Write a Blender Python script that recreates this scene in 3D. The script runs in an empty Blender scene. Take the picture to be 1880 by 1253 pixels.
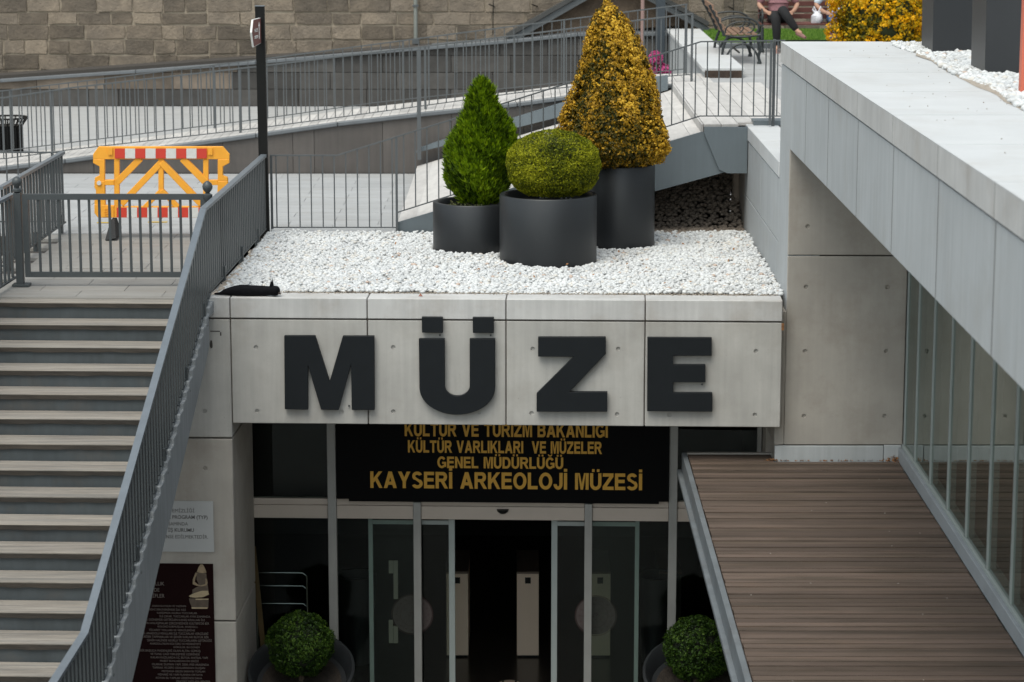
import bpy, bmesh, math, random
import numpy as np
from mathutils import Vector, Matrix

random.seed(7)
RNG = np.random.default_rng(11)
SC = bpy.context.scene
COL = SC.collection

# ------------------------------------------------------------------ camera
FP = 4600.0                       # focal length in photo pixels (photo 1880 x 1253)
CX, CY = 940.0, 626.5
TH = math.atan(863.5 / FP)        # pitch down
YAW = math.atan(15 / FP * math.cos(TH))
CAM = Vector((0, 0, 8.6))
FWD = Vector((-math.sin(YAW) * math.cos(TH), math.cos(YAW) * math.cos(TH), -math.sin(TH)))
RGT = Vector((math.cos(YAW), math.sin(YAW), 0))
UPV = RGT.cross(FWD)
cd = bpy.data.cameras.new('camera')
cd.sensor_width = 36.0
cd.lens = 36.0 * FP / 1880.0
cd.clip_start = 0.1
cd.clip_end = 2000
cd.dof.use_dof = True
cd.dof.focus_distance = 24.0
cd.dof.aperture_fstop = 3.2
co = bpy.data.objects.new('camera', cd)
COL.objects.link(co)
co.matrix_world = Matrix(((RGT.x, UPV.x, -FWD.x, CAM.x), (RGT.y, UPV.y, -FWD.y, CAM.y), (RGT.z, UPV.z, -FWD.z, CAM.z), (0, 0, 0, 1)))
SC.camera = co

# ------------------------------------------------------------------ light: overcast day
w = bpy.data.worlds.new('World')
SC.world = w
w.use_nodes = True
wn = w.node_tree
wn.nodes.clear()
sky = wn.nodes.new('ShaderNodeTexSky')
sky.sky_type = 'NISHITA'
sky.sun_disc = False
SUN_EL, SUN_AZ = math.radians(62), math.radians(205)     # azimuth measured clockwise from +Y
sky.sun_elevation = SUN_EL
sky.sun_rotation = SUN_AZ
sky.altitude = 1000
sky.air_density = 1.3
sky.dust_density = 4.0
sky.ozone_density = 0.6
hs = wn.nodes.new('ShaderNodeHueSaturation')
hs.inputs['Saturation'].default_value = 0.42             # cloud cover greys the blue
bg = wn.nodes.new('ShaderNodeBackground')
bg.inputs['Strength'].default_value = 0.095
wo = wn.nodes.new('ShaderNodeOutputWorld')
wn.links.new(sky.outputs[0], hs.inputs['Color'])
tint = wn.nodes.new('ShaderNodeMix')
tint.data_type = 'RGBA'
tint.blend_type = 'MULTIPLY'
tint.inputs[0].default_value = 1.0
tint.inputs[7].default_value = (0.955, 1.0, 0.965, 1)     # greenish cast of the cloud light
wn.links.new(hs.outputs[0], tint.inputs[6])
wn.links.new(tint.outputs[2], bg.inputs[0])
wn.links.new(bg.outputs[0], wo.inputs[0])
sl = bpy.data.lights.new('sun', 'SUN')
sl.energy = 1.0
sl.angle = math.radians(40)
sl.color = (1.0, 0.97, 0.88)
so = bpy.data.objects.new('sun', sl)
COL.objects.link(so)
sd = Vector((math.sin(SUN_AZ) * math.cos(SUN_EL), math.cos(SUN_AZ) * math.cos(SUN_EL), math.sin(SUN_EL)))
so.rotation_euler = sd.to_track_quat('Z', 'Y').to_euler()
so.location = (0, 0, 40)
SC.view_settings.view_transform = 'Standard'
SC.view_settings.look = 'None'
SC.view_settings.gamma = 1
SC.view_settings.exposure = 1.16
SC.cycles.max_bounces = 8
SC.cycles.transparent_max_bounces = 16

# ------------------------------------------------------------------ places
Z0 = 4.693      # plaza and top of the entrance roof edge
ZR = 7.01       # roof on the other side
ZU = 5.87       # upper terrace
ZD = 3.14       # timber deck
XF = 2.483      # face of the side building
YP = 23.0       # front face of the pier
AF = math.radians(1.9)
FE = Vector((math.cos(AF), -math.sin(AF), 0))
FN = Vector((math.sin(AF), math.cos(AF), 0))
FO = Vector((0, 22.915, 0))


def FW(u, v, z):
    """entrance-facade frame to world"""
    return FO + FE * u + FN * v + Vector((0, 0, z))


def ray(px, py):
    return FWD + RGT * ((px - CX) / FP) - UPV * ((py - CY) / FP)


def onY(px, py, Y):
    d = ray(px, py)
    return CAM + d * (Y / d.y)


def onX(px, py, X):
    d = ray(px, py)
    return CAM + d * (X / d.x)


def onZ(px, py, Z):
    d = ray(px, py)
    return CAM + d * ((Z - CAM.z) / d.z)


def onV(px, py, v):
    """point of the picture on the facade plane at depth v, as (u, z)"""
    d = ray(px, py)
    t = (v - (CAM - FO).dot(FN)) / d.dot(FN)
    p = CAM + d * t
    return ((p - FO).dot(FE), p.z)


def lerp(xs, ys, x):
    return float(np.interp(x, xs, ys))


# ------------------------------------------------------------------ materials
MATS = {}


def mat(name, col, rough=0.7, metal=0.0, spec=0.5, var=0.0, scale=4.0, bump=0.0, bscale=60.0, stain=None, stain_amt=0.0,
        sscale=(1, 1, 1), col2=None, c2scale=2.0, c2lo=0.45, c2hi=0.62, rand=0.0, bdist=0.01, streak=0.0, speck=0.0, speck_col=(.05, .045, .04), island=None):
    if name in MATS:
        return MATS[name]
    m = bpy.data.materials.new(name)
    m.use_nodes = True
    nt = m.node_tree
    N, L = nt.nodes, nt.links
    b = N['Principled BSDF']
    b.inputs['Roughness'].default_value = rough
    b.inputs['Metallic'].default_value = metal
    b.inputs['Specular IOR Level'].default_value = spec
    geo = N.new('ShaderNodeNewGeometry')
    mp = N.new('ShaderNodeMapping')
    mp.inputs['Scale'].default_value = sscale
    L.new(geo.outputs['Position'], mp.inputs['Vector'])
    vec = mp.outputs[0]
    rgb = N.new('ShaderNodeRGB')
    rgb.outputs[0].default_value = (*col, 1)
    cur = rgb.outputs[0]

    def noise(sc, det=5.0, ro=0.6):
        n = N.new('ShaderNodeTexNoise')
        n.inputs['Scale'].default_value = sc
        n.inputs['Detail'].default_value = det
        n.inputs['Roughness'].default_value = ro
        L.new(vec, n.inputs['Vector'])
        return n.outputs['Fac']

    def ramp(src, lo, hi, a=0.0, b_=1.0):
        r = N.new('ShaderNodeMapRange')
        r.inputs['From Min'].default_value = lo
        r.inputs['From Max'].default_value = hi
        r.inputs['To Min'].default_value = a
        r.inputs['To Max'].default_value = b_
        L.new(src, r.inputs['Value'])
        return r.outputs[0]

    def mix(fac, a, c, mode='MIX'):
        x = N.new('ShaderNodeMix')
        x.data_type = 'RGBA'
        x.blend_type = mode
        if isinstance(fac, float):
            x.inputs[0].default_value = fac
        else:
            L.new(fac, x.inputs[0])
        for s, v in ((x.inputs[6], a), (x.inputs[7], c)):
            if isinstance(v, tuple):
                s.default_value = (*v[:3], 1)
            else:
                L.new(v, s)
        return x.outputs[2]

    if col2 is not None:
        cur = mix(ramp(noise(c2scale), c2lo, c2hi), cur, tuple(col2))
    if var > 0:
        f = ramp(noise(scale), 0.25, 0.75, 1 - var, 1 + var)
        cx_ = N.new('ShaderNodeCombineColor')
        for i in range(3):
            L.new(f, cx_.inputs[i])
        cur = mix(1.0, cur, cx_.outputs[0], 'MULTIPLY')
    if streak > 0:       # rain streaks: fine across, long down
        mp2 = N.new('ShaderNodeMapping')
        mp2.inputs['Scale'].default_value = (22, 22, 1.2)
        L.new(geo.outputs['Position'], mp2.inputs['Vector'])
        n2 = N.new('ShaderNodeTexNoise')
        n2.inputs['Scale'].default_value = 1.0
        n2.inputs['Detail'].default_value = 4
        L.new(mp2.outputs[0], n2.inputs['Vector'])
        f = ramp(n2.outputs['Fac'], 0.3, 0.75, 1 + streak * .5, 1 - streak)
        cx_ = N.new('ShaderNodeCombineColor')
        for i in range(3):
            L.new(f, cx_.inputs[i])
        cur = mix(1.0, cur, cx_.outputs[0], 'MULTIPLY')
    if stain is not None:
        cur = mix(ramp(noise(1.7, 7.0, 0.7), 0.5, 0.78, 0.0, stain_amt), cur, tuple(stain))
    if speck > 0:
        cur = mix(ramp(noise(38.0, 3.0, 0.7), 0.70, 0.76, 0.0, speck), cur, tuple(speck_col))
    if island is not None:
        g2 = N.new('ShaderNodeNewGeometry')
        cr = N.new('ShaderNodeValToRGB')
        cr.color_ramp.interpolation = 'CONSTANT'
        cr.color_ramp.elements[0].color = (1, 1, 1, 1)
        cr.color_ramp.elements[1].position = .5
        cr.color_ramp.elements[1].color = (.93, .93, .94, 1)
        for p_, c_ in island:
            e = cr.color_ramp.elements.new(p_)
            e.color = (*c_, 1)
        L.new(g2.outputs['Random Per Island'], cr.inputs[0])
        cur = mix(1.0, cur, cr.outputs[0], 'MULTIPLY')
    if rand > 0:
        oi = N.new('ShaderNodeObjectInfo')
        f = ramp(oi.outputs['Random'], 0, 1, 1 - rand, 1 + rand)
        cx_ = N.new('ShaderNodeCombineColor')
        for i in range(3):
            L.new(f, cx_.inputs[i])
        cur = mix(1.0, cur, cx_.outputs[0], 'MULTIPLY')
    L.new(cur, b.inputs['Base Color'])
    if bump > 0:
        bp = N.new('ShaderNodeBump')
        bp.inputs['Strength'].default_value = bump
        bp.inputs['Distance'].default_value = bdist
        L.new(noise(bscale, 6.0, 0.65), bp.inputs['Height'])
        L.new(bp.outputs[0], b.inputs['Normal'])
    MATS[name] = m
    return m


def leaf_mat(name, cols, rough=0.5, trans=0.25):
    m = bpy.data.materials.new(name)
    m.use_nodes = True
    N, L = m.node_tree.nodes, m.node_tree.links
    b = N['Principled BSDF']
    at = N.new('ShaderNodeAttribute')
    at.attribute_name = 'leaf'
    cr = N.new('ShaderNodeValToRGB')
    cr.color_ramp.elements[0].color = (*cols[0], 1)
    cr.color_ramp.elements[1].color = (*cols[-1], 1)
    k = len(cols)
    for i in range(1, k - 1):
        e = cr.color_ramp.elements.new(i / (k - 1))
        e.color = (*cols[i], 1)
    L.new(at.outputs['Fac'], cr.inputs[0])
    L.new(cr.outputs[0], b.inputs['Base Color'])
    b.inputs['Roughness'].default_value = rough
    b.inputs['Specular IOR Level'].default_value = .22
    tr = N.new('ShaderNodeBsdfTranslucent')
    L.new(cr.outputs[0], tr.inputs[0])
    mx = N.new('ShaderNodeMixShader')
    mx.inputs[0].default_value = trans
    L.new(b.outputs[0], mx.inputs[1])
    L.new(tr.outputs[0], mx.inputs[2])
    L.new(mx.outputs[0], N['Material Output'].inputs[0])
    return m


def glass_mat(name, ior, tint, gloss=(0.9, 0.95, 0.93), rough=0.0):
    m = bpy.data.materials.new(name)
    m.use_nodes = True
    N, L = m.node_tree.nodes, m.node_tree.links
    N.remove(N['Principled BSDF'])
    t = N.new('ShaderNodeBsdfTransparent')
    t.inputs[0].default_value = (*tint, 1)
    g = N.new('ShaderNodeBsdfGlossy')
    g.inputs[0].default_value = (*gloss, 1)
    g.inputs['Roughness'].default_value = rough
    fr = N.new('ShaderNodeFresnel')
    fr.inputs[0].default_value = ior
    mx = N.new('ShaderNodeMixShader')
    ge = N.new('ShaderNodeNewGeometry')
    inv = N.new('ShaderNodeMath'); inv.operation = 'SUBTRACT'; inv.inputs[0].default_value = 1.0
    L.new(ge.outputs['Backfacing'], inv.inputs[1])
    mu_ = N.new('ShaderNodeMath'); mu_.operation = 'MULTIPLY'
    L.new(fr.outputs[0], mu_.inputs[0]); L.new(inv.outputs[0], mu_.inputs[1])
    L.new(mu_.outputs[0], mx.inputs[0])
    L.new(t.outputs[0], mx.inputs[1])
    L.new(g.outputs[0], mx.inputs[2])
    L.new(mx.outputs[0], N['Material Output'].inputs[0])
    return m


CONC = mat('fair_faced_concrete', (.41, .395, .368), .82, var=.16, scale=1.6, bump=.25, bscale=45, stain=(.29, .26, .225), stain_amt=.5, streak=.09, bdist=.004, speck=.5)
CONC_PIER = mat('brown_grey_concrete', (.37, .34, .302), .8, var=.2, scale=1.1, bump=.25, bscale=45, stain=(.25, .205, .165), stain_amt=.6, streak=.05, bdist=.004, speck=.35)
CONC_SIDE = mat('pale_concrete_panel', (.42, .435, .44), .8, var=.08, scale=1.3, bump=.2, bscale=50, stain=(.33, .31, .28), stain_amt=.4, streak=.10, bdist=.003, speck=.2)
COPING = mat('concrete_coping', (.50, .49, .475), .8, var=.12, scale=2.2, bump=.25, bscale=50, stain=(.32, .27, .22), stain_amt=.55, streak=.10, bdist=.004, speck=.25)
ROOF = mat('pale_roof_render', (.53, .535, .535), .85, var=.06, scale=2.0, bump=.15, bscale=50, stain=(.42, .40, .37), stain_amt=.55, bdist=.004, speck=.35, speck_col=(.2, .17, .14))
MORTAR = mat('pale_lime_mortar', (.33, .275, .21), .95, var=.2, scale=6, bump=.5, bscale=40, bdist=.02)
DARK = mat('dark_joint', (.055, .048, .042), .95)
STONE = mat('brown_tuff_stone', (.162, .132, .102), .95, var=.30, scale=5, bump=.9, bscale=22, bdist=.03, rand=.40, col2=(.21, .168, .126), c2scale=1.3, speck=.3, speck_col=(.09, .07, .05))
BASALT = mat('dark_basalt', (.066, .061, .056), .85, var=.25, scale=4, bump=.5, bscale=30, bdist=.012, rand=.32, speck=.4, speck_col=(.25, .22, .18))
RAMPW = mat('grey_brown_cladding', (.092, .081, .074), .75, var=.18, scale=2.2, bump=.2, bscale=40, bdist=.004, rand=.10, streak=.12, stain=(.13, .11, .095), stain_amt=.4)
KERB = mat('grey_kerb_metal', (.14, .15, .16), .5, metal=.2, var=.1, scale=5, streak=.06)
PAVE = mat('pale_grey_paving', (.37, .37, .368), .8, var=.10, scale=1.5, bump=.2, bscale=50, bdist=.004, rand=.05, stain=(.29, .265, .235), stain_amt=.55, sscale=(1, 3, 1))
PAVEN = mat('worn_landing_paving', (.25, .238, .22), .8, var=.14, scale=1.5, bump=.2, bscale=50, bdist=.004, rand=.05, stain=(.22, .19, .16), stain_amt=.6, sscale=(1, 3, 1))
BOARD = mat('weathered_pale_board', (.52, .495, .47), .8, var=.14, scale=3, bump=.3, bscale=60, bdist=.004, rand=.10, sscale=(4, 1, 1), speck=.3)
METAL = mat('grey_painted_steel', (.058, .065, .068), .45, metal=.15, var=.08, scale=6)
METAL_L = mat('galvanised_handrail', (.17, .19, .21), .42, metal=.35, var=.10, scale=8, speck=.25)
METAL_F = mat('thin_grey_rail', (.095, .102, .106), .5, metal=.2, var=.08, scale=6)
PLATE = mat('blue_grey_steel_plate', (.135, .16, .175), .5, metal=.15, var=.10, scale=1.6, streak=.06, speck=.2, speck_col=(.4, .4, .4))
STRING = mat('grey_stringer_render', (.24, .25, .255), .7, var=.12, scale=2.0, streak=.14, speck=.2)
BLACKM = mat('black_steel', (.008, .008, .0075), .5, spec=.2, var=.1)
TREAD = mat('weathered_tread_timber', (.27, .24, .205), .8, var=.16, scale=2, bump=.6, bscale=18, bdist=.006, rand=.12, sscale=(1, 14, 8), stain=(.13, .105, .085), stain_amt=.8, speck=.7, col2=(.20, .185, .165), c2scale=1.2)
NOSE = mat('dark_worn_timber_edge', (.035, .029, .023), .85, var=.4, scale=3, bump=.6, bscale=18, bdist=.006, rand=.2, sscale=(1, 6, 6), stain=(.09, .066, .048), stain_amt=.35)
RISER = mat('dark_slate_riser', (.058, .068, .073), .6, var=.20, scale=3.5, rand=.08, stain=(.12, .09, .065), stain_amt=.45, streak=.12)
DECKW = mat('brown_timber_deck', (.112, .082, .066), .7, spec=.2, var=.14, scale=2.4, bump=.5, bscale=14, bdist=.005, rand=.24, sscale=(.9, 9, 6), col2=(.080, .060, .046), c2scale=.8, stain=(.155, .10, .065), stain_amt=.4)
POT = mat('anthracite_planter', (.015, .0168, .019), .44, var=.12, scale=2, bump=.08, bscale=120, bdist=.002, spec=.55, speck=.12, speck_col=(.3, .3, .3))
SOIL = mat('dark_soil', (.024, .017, .012), .95, var=.5, scale=20, bump=.8, bscale=40, bdist=.02)
LETTER = mat('charcoal_letter', (.009, .011, .013), .55, spec=.22, var=.1, scale=6, bump=.1, bscale=200, bdist=.001)
ALU = mat('brushed_aluminium_frame', (.30, .295, .28), .45, metal=.3, var=.08, scale=4, streak=.05)
ALUG = mat('pale_green_grey_frame', (.32, .355, .345), .4, metal=.2, var=.06, scale=4)
HEAD = mat('beige_header_panel', (.47, .40, .34), .6, var=.06, scale=3)
BANNER = mat('black_banner', (.0022, .0022, .0025), .6, spec=.08)
GOLD = mat('ochre_lettering', (.60, .32, .035), .6)
ORANGE = mat('orange_plastic', (.86, .37, .028), .5, var=.08, scale=8, speck=.15, speck_col=(.4, .2, .05))
RED = mat('red_reflector', (.58, .045, .025), .45, var=.06)
WHITE = mat('white_reflector', (.62, .61, .58), .5, var=.08, scale=20, speck=.2)
RUBBER = mat('black_rubber', (.02, .02, .021), .8, var=.2)
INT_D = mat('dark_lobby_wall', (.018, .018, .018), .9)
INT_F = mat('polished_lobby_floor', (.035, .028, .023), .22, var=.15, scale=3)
YARD = mat('courtyard_paving', (.13, .125, .12), .8, var=.15, scale=2)
GROUND = mat('outer_ground', (.22, .21, .2), .9, var=.15, scale=.3)
TURN = mat('beige_turnstile_steel', (.80, .62, .48), .5)
SIGNB = mat('brown_road_sign', (.13, .035, .03), .5)
SIGNW = mat('white_sign_face', (.70, .69, .66), .55)
MAROON = mat('dark_maroon_poster', (.011, .0035, .0035), .6, spec=.05)
PTXT = mat('dull_poster_lettering', (.16, .13, .115), .7)
NTXT = mat('grey_notice_lettering', (.10, .095, .09), .7)
FIGM = mat('bronze_figurine_print', (.26, .19, .115), .6, var=.35, scale=18)
GRASS = mat('lawn_soil', (.05, .09, .02), .95, var=.3, scale=10)
WOODB = mat('red_brown_bench_slat', (.125, .042, .034), .5, var=.15, rand=.1)
WOODT = mat('tan_bench_slat', (.22, .13, .085), .6, rand=.1)
IRON = mat('cast_iron', (.016, .02, .021), .5, var=.15)
FUR = mat('black_fur', (.005, .005, .0065), .8, spec=.12, var=.3, scale=30, bump=.6, bscale=150, bdist=.004)
SKIN = mat('skin', (.42, .235, .16), .55)
CLOTHB = mat('black_cloth', (.009, .009, .010), .85)
CLOTHP = mat('mauve_check_cloth', (.22, .105, .115), .85, var=.3, scale=25)
CLOTHW = mat('pale_blue_cloth', (.52, .60, .68), .8, var=.08)
JEANS = mat('blue_denim', (.05, .12, .26), .85)
HAIR = mat('dark_hair', (.02, .014, .01), .6)
PLASTIC = mat('white_carrier_bag', (.68, .68, .72), .4, var=.15, scale=14, bump=.6, bscale=16, bdist=.02)
PEB = mat('white_marble_pebble', (.63, .635, .63), .55, var=.14, scale=2.5, speck=.08, speck_col=(.55, .42, .34), stain=(.52, .50, .46), stain_amt=.45, island=[(.72, (.84, .85, .86)), (.88, (.95, .90, .84)), (.95, (.72, .71, .70)), (.985, (.80, .62, .52))])
SAND = mat('pale_grit', (.36, .31, .255), .95, var=.3, scale=20, bump=.6, bscale=60, bdist=.01)
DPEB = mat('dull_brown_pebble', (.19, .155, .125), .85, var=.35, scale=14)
CLINK = mat('rough_edging_stone', (.42, .36, .30), .9, var=.35, scale=9, bump=.7, bscale=30, bdist=.02, rand=.2)
PINK = leaf_mat('pink_petals', [(.30, .03, .12), (.62, .09, .28), (.75, .20, .42)])
RUST = mat('rust_stain', (.22, .10, .04), .9, var=.4, scale=30)
PIPE = mat('weathered_pale_pipe', (.33, .27, .22), .8, var=.25, scale=4, streak=.2)
GLASS_D = glass_mat('door_glass', 1.5, (.82, .86, .84), (.6, .66, .63))
GLASS_W = glass_mat('curtain_wall_glass', 3.0, (.66, .70, .68), (.90, .95, .92))

# ------------------------------------------------------------------ mesh helpers
ORG = {}


def org(o):
    return ORG.get(o.name, Vector((0, 0, 0))) if o else Vector((0, 0, 0))


class MB:
    def __init__(s):
        s.v, s.f = [], []

    def add(s, vs, fs):
        n = len(s.v)
        s.v += [tuple(p) for p in vs]
        s.f += [tuple(i + n for i in f) for f in fs]
        return s

    def box(s, x0, x1, y0, y1, z0, z1, T=None):
        T = T or (lambda a, b, c: (a, b, c))
        if x0 > x1: x0, x1 = x1, x0
        if y0 > y1: y0, y1 = y1, y0
        if z0 > z1: z0, z1 = z1, z0
        return s.add([T(x, y, z) for z in (z0, z1) for x, y in ((x0, y0), (x1, y0), (x1, y1), (x0, y1))],
                     [(3, 2, 1, 0), (4, 5, 6, 7), (0, 1, 5, 4), (1, 2, 6, 5), (2, 3, 7, 6), (3, 0, 4, 7)])

    def prism(s, poly, d0, d1, T):
        """poly: list of (a, b); T(a, b, d) -> world"""
        n = len(poly)
        vs = [T(a, b, d0) for a, b in poly] + [T(a, b, d1) for a, b in poly]
        fs = [tuple(range(n))[::-1], tuple(range(n, 2 * n))] + [(i, (i + 1) % n, n + (i + 1) % n, n + i) for i in range(n)]
        return s.add(vs, fs)

    def bar(s, a, b, wd, ht, up=(0, 0, 1)):
        a, b = Vector(a), Vector(b)
        d = (b - a).normalized()
        up = Vector(up)
        if abs(d.dot(up)) > .99: up = Vector((0, 1, 0))
        r = d.cross(up).normalized()
        u = r.cross(d)
        vs = []
        for p in (a, b):
            for i, j in ((-1, -1), (1, -1), (1, 1), (-1, 1)):
                vs.append(p + r * (i * wd / 2) + u * (j * ht / 2))
        return s.add(vs, [(3, 2, 1, 0), (4, 5, 6, 7), (0, 1, 5, 4), (1, 2, 6, 5), (2, 3, 7, 6), (3, 0, 4, 7)])

    def tube(s, pts, r, n=8, closed=False):
        pts = [Vector(p) for p in pts]
        rs = r if isinstance(r, (list, tuple)) else [r] * len(pts)
        base = len(s.v)
        prev = None
        for i, p in enumerate(pts):
            d = (pts[min(i + 1, len(pts) - 1)] - pts[max(i - 1, 0)]).normalized()
            if prev is None:
                a = Vector((0, 0, 1)) if abs(d.z) < .9 else Vector((1, 0, 0))
                prev = d.cross(a).normalized()
            x = (prev - d * prev.dot(d)).normalized()
            prev = x
            y = d.cross(x)
            for k in range(n):
                t = 2 * math.pi * k / n
                s.v.append(tuple(p + (x * math.cos(t) + y * math.sin(t)) * rs[i]))
        for i in range(len(pts) - 1):
            for k in range(n):
                a, b = base + i * n + k, base + i * n + (k + 1) % n
                s.f.append((a, b, b + n, a + n))
        s.f.append(tuple(range(base, base + n))[::-1])
        s.f.append(tuple(range(base + (len(pts) - 1) * n, base + len(pts) * n)))
        return s

    def lathe(s, prof, c, n=40, T=None):
        """prof: (radius, z) list, open"""
        base = len(s.v)
        for r, z in prof:
            for k in range(n):
                t = 2 * math.pi * k / n
                p = (c[0] + r * math.cos(t), c[1] + r * math.sin(t), c[2] + z)
                s.v.append(T(p) if T else p)
        for i in range(len(prof) - 1):
            for k in range(n):
                a, b = base + i * n + k, base + i * n + (k + 1) % n
                s.f.append((a, b, b + n, a + n))
        if prof[-1][0] > 0: s.f.append(tuple(range(base + (len(prof) - 1) * n, base + len(prof) * n)))
        if prof[0][0] > 0: s.f.append(tuple(range(base, base + n))[::-1])
        return s

    def build(s, name, m, parent=None, smooth=False, bevel=0.0, seg=1):
        me = bpy.data.meshes.new(name)
        o3 = org(parent)
        vs = [(x - o3.x, y - o3.y, z - o3.z) for x, y, z in s.v]
        me.from_pydata(vs, [], s.f)
        if bevel > 0:
            bm = bmesh.new()
            bm.from_mesh(me)
            bmesh.ops.recalc_face_normals(bm, faces=bm.faces)
            bmesh.ops.bevel(bm, geom=bm.edges[:], offset=bevel, segments=seg, affect='EDGES', clamp_overlap=True)
            bm.to_mesh(me)
            bm.free()
        me.validate()
        me.materials.append(m)
        if smooth:
            me.polygons.foreach_set('use_smooth', [True] * len(me.polygons))
            try:
                me.set_sharp_from_angle(angle=math.radians(40))
            except Exception:
                pass
        o = bpy.data.objects.new(name, me)
        COL.objects.link(o)
        if parent: o.parent = parent
        ORG[o.name] = o3
        return o


def boxo(name, m, b, parent=None, T=None, bevel=0.0):
    return MB().box(*b, T=T).build(name, m, parent, bevel=bevel)


def thing(name, label, cat, loc, group=None):
    o = bpy.data.objects.new(name, None)
    o.empty_display_size = .1
    COL.objects.link(o)
    o.location = loc
    ORG[o.name] = Vector(loc)
    o['label'] = label
    o['category'] = cat
    if group: o['group'] = group
    return o


def tag(o, label, cat, group=None):
    o['label'] = label
    o['category'] = cat
    if group: o['group'] = group
    return o


def setting(name, kind='structure', loc=(0, 0, 0)):
    o = bpy.data.objects.new(name, None)
    COL.objects.link(o)
    o.location = loc
    ORG[o.name] = Vector(loc)
    o['kind'] = kind
    return o


def struct(o, kind='structure'):
    o['kind'] = kind
    return o


UNIT = {}


def unit_box(m, bev=0.0):
    k = (m.name, bev)
    if k not in UNIT:
        me = bpy.data.meshes.new('unit_piece')
        mb = MB().box(-.5, .5, -.5, .5, -.5, .5)
        me.from_pydata(mb.v, [], mb.f)
        if bev:
            bm = bmesh.new(); bm.from_mesh(me)
            bmesh.ops.recalc_face_normals(bm, faces=bm.faces)
            bmesh.ops.bevel(bm, geom=bm.edges[:], offset=bev, segments=1, affect='EDGES')
            bm.to_mesh(me); bm.free()
        me.materials.append(m)
        UNIT[k] = me
    return UNIT[k]


def piece(name, m, parent, c, size, rz=0.0, rot=None, bev=0.0):
    """a box-shaped piece sharing one mesh with its like"""
    o = bpy.data.objects.new(name, unit_box(m, bev))
    COL.objects.link(o)
    o.parent = parent
    o.location = Vector(c) - org(parent)
    o.scale = size
    if rot is not None:
        o.rotation_euler = rot
    else:
        o.rotation_euler = (0, 0, rz)
    return o


def piece_ab(name, m, parent, a, b, wd, ht):
    """a straight piece from a to b"""
    a, b = Vector(a), Vector(b)
    d = b - a
    q = d.to_track_quat('X', 'Z')
    o = bpy.data.objects.new(name, unit_box(m))
    COL.objects.link(o)
    o.parent = parent
    o.location = (a + b) / 2 - org(parent)
    o.scale = (d.length, wd, ht)
    o.rotation_euler = q.to_euler()
    return o


def clip_below(poly, f):
    """keep the part of poly (x, z) with z <= f(x)"""
    out = []
    n = len(poly)
    for i in range(n):
        p, q = poly[i], poly[(i + 1) % n]
        dp, dq = f(p[0]) - p[1], f(q[0]) - q[1]
        if dp >= 0: out.append(p)
        if (dp >= 0) != (dq >= 0):
            t = dp / (dp - dq)
            out.append((p[0] + (q[0] - p[0]) * t, p[1] + (q[1] - p[1]) * t))
    return out


def cut(o, holes):
    """subtract cylinders: holes = list of (centre, axis, radius, depth)"""
    mb = MB()
    o3 = org(o)
    for c, ax, r, dp in holes:
        c, ax = Vector(c), Vector(ax).normalized()
        mb.tube([c + ax * dp, c - ax * dp], r, 14)
    me = bpy.data.meshes.new('cutter')
    me.from_pydata(mb.v, [], mb.f)
    bm = bmesh.new(); bm.from_mesh(me); bmesh.ops.recalc_face_normals(bm, faces=bm.faces); bm.to_mesh(me); bm.free()
    cu = bpy.data.objects.new('cutter', me)
    COL.objects.link(cu)
    md = o.modifiers.new('b', 'BOOLEAN')
    md.object = cu
    md.operation = 'DIFFERENCE'
    md.solver = 'EXACT'
    dg = bpy.context.evaluated_depsgraph_get()
    dg.update()
    nm = bpy.data.meshes.new_from_object(o.evaluated_get(dg))
    o.modifiers.clear()
    if len(nm.polygons) > 4:
        o.data = nm
    bpy.data.objects.remove(cu)


def text(name, body, m, parent, u0, u1, z0, z1, v, bold=.02, T=None, ext=.003, align_h=True):
    """raised flat lettering filling u0..u1 x z0..z1 on a plane; T(u, v, z)"""
    T = T or FW
    cu = bpy.data.curves.new('t', 'FONT')
    cu.body = body
    cu.size = 1
    cu.offset = bold
    cu.extrude = 0
    cu.resolution_u = 3
    ob = bpy.data.objects.new('t', cu)
    COL.objects.link(ob)
    dg = bpy.context.evaluated_depsgraph_get()
    dg.update()
    me = bpy.data.meshes.new_from_object(ob.evaluated_get(dg))
    bpy.data.objects.remove(ob)
    co_ = [v_.co.copy() for v_ in me.vertices]
    if not co_:
        return None
    xs = [c.x for c in co_]
    a, b = min(xs), max(xs)
    capz = .73            # cap height of the built-in face
    o3 = org(parent)
    for vtx, c in zip(me.vertices, co_):
        U = u0 + (c.x - a) / (b - a) * (u1 - u0)
        Z = z0 + c.y / capz * (z1 - z0)
        p = Vector(T(U, v, Z)) - o3
        vtx.co = p
    bm = bmesh.new(); bm.from_mesh(me)
    bmesh.ops.remove_doubles(bm, verts=bm.verts, dist=1e-5)
    r = bmesh.ops.extrude_face_region(bm, geom=bm.faces[:])
    vv = [g for g in r['geom'] if isinstance(g, bmesh.types.BMVert)]
    nrm = Vector(T(0, -1, 0)) - Vector(T(0, 0, 0))
    bmesh.ops.translate(bm, verts=vv, vec=nrm * ext)
    bmesh.ops.recalc_face_normals(bm, faces=bm.faces)
    bm.to_mesh(me); bm.free()
    me.materials.clear()
    me.materials.append(m)
    o = bpy.data.objects.new(name, me)
    COL.objects.link(o)
    o.parent = parent
    return o


# ------------------------------------------------------------------ heavy sans capitals built from strokes (cap height 1)
def _arc(cx_, cy_, rx, ry, a0, a1, t, n=10, ty=None):
    ty = ty or t
    out = []
    for i in range(n):
        p, q = math.radians(a0 + (a1 - a0) * i / n), math.radians(a0 + (a1 - a0) * (i + 1) / n)
        f = lambda a, k: (cx_ + (rx - k * t) * math.cos(a), cy_ + (ry - k * ty) * math.sin(a))
        out.append([f(p, 0), f(q, 0), f(q, 1), f(p, 1)])
    return out


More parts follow.
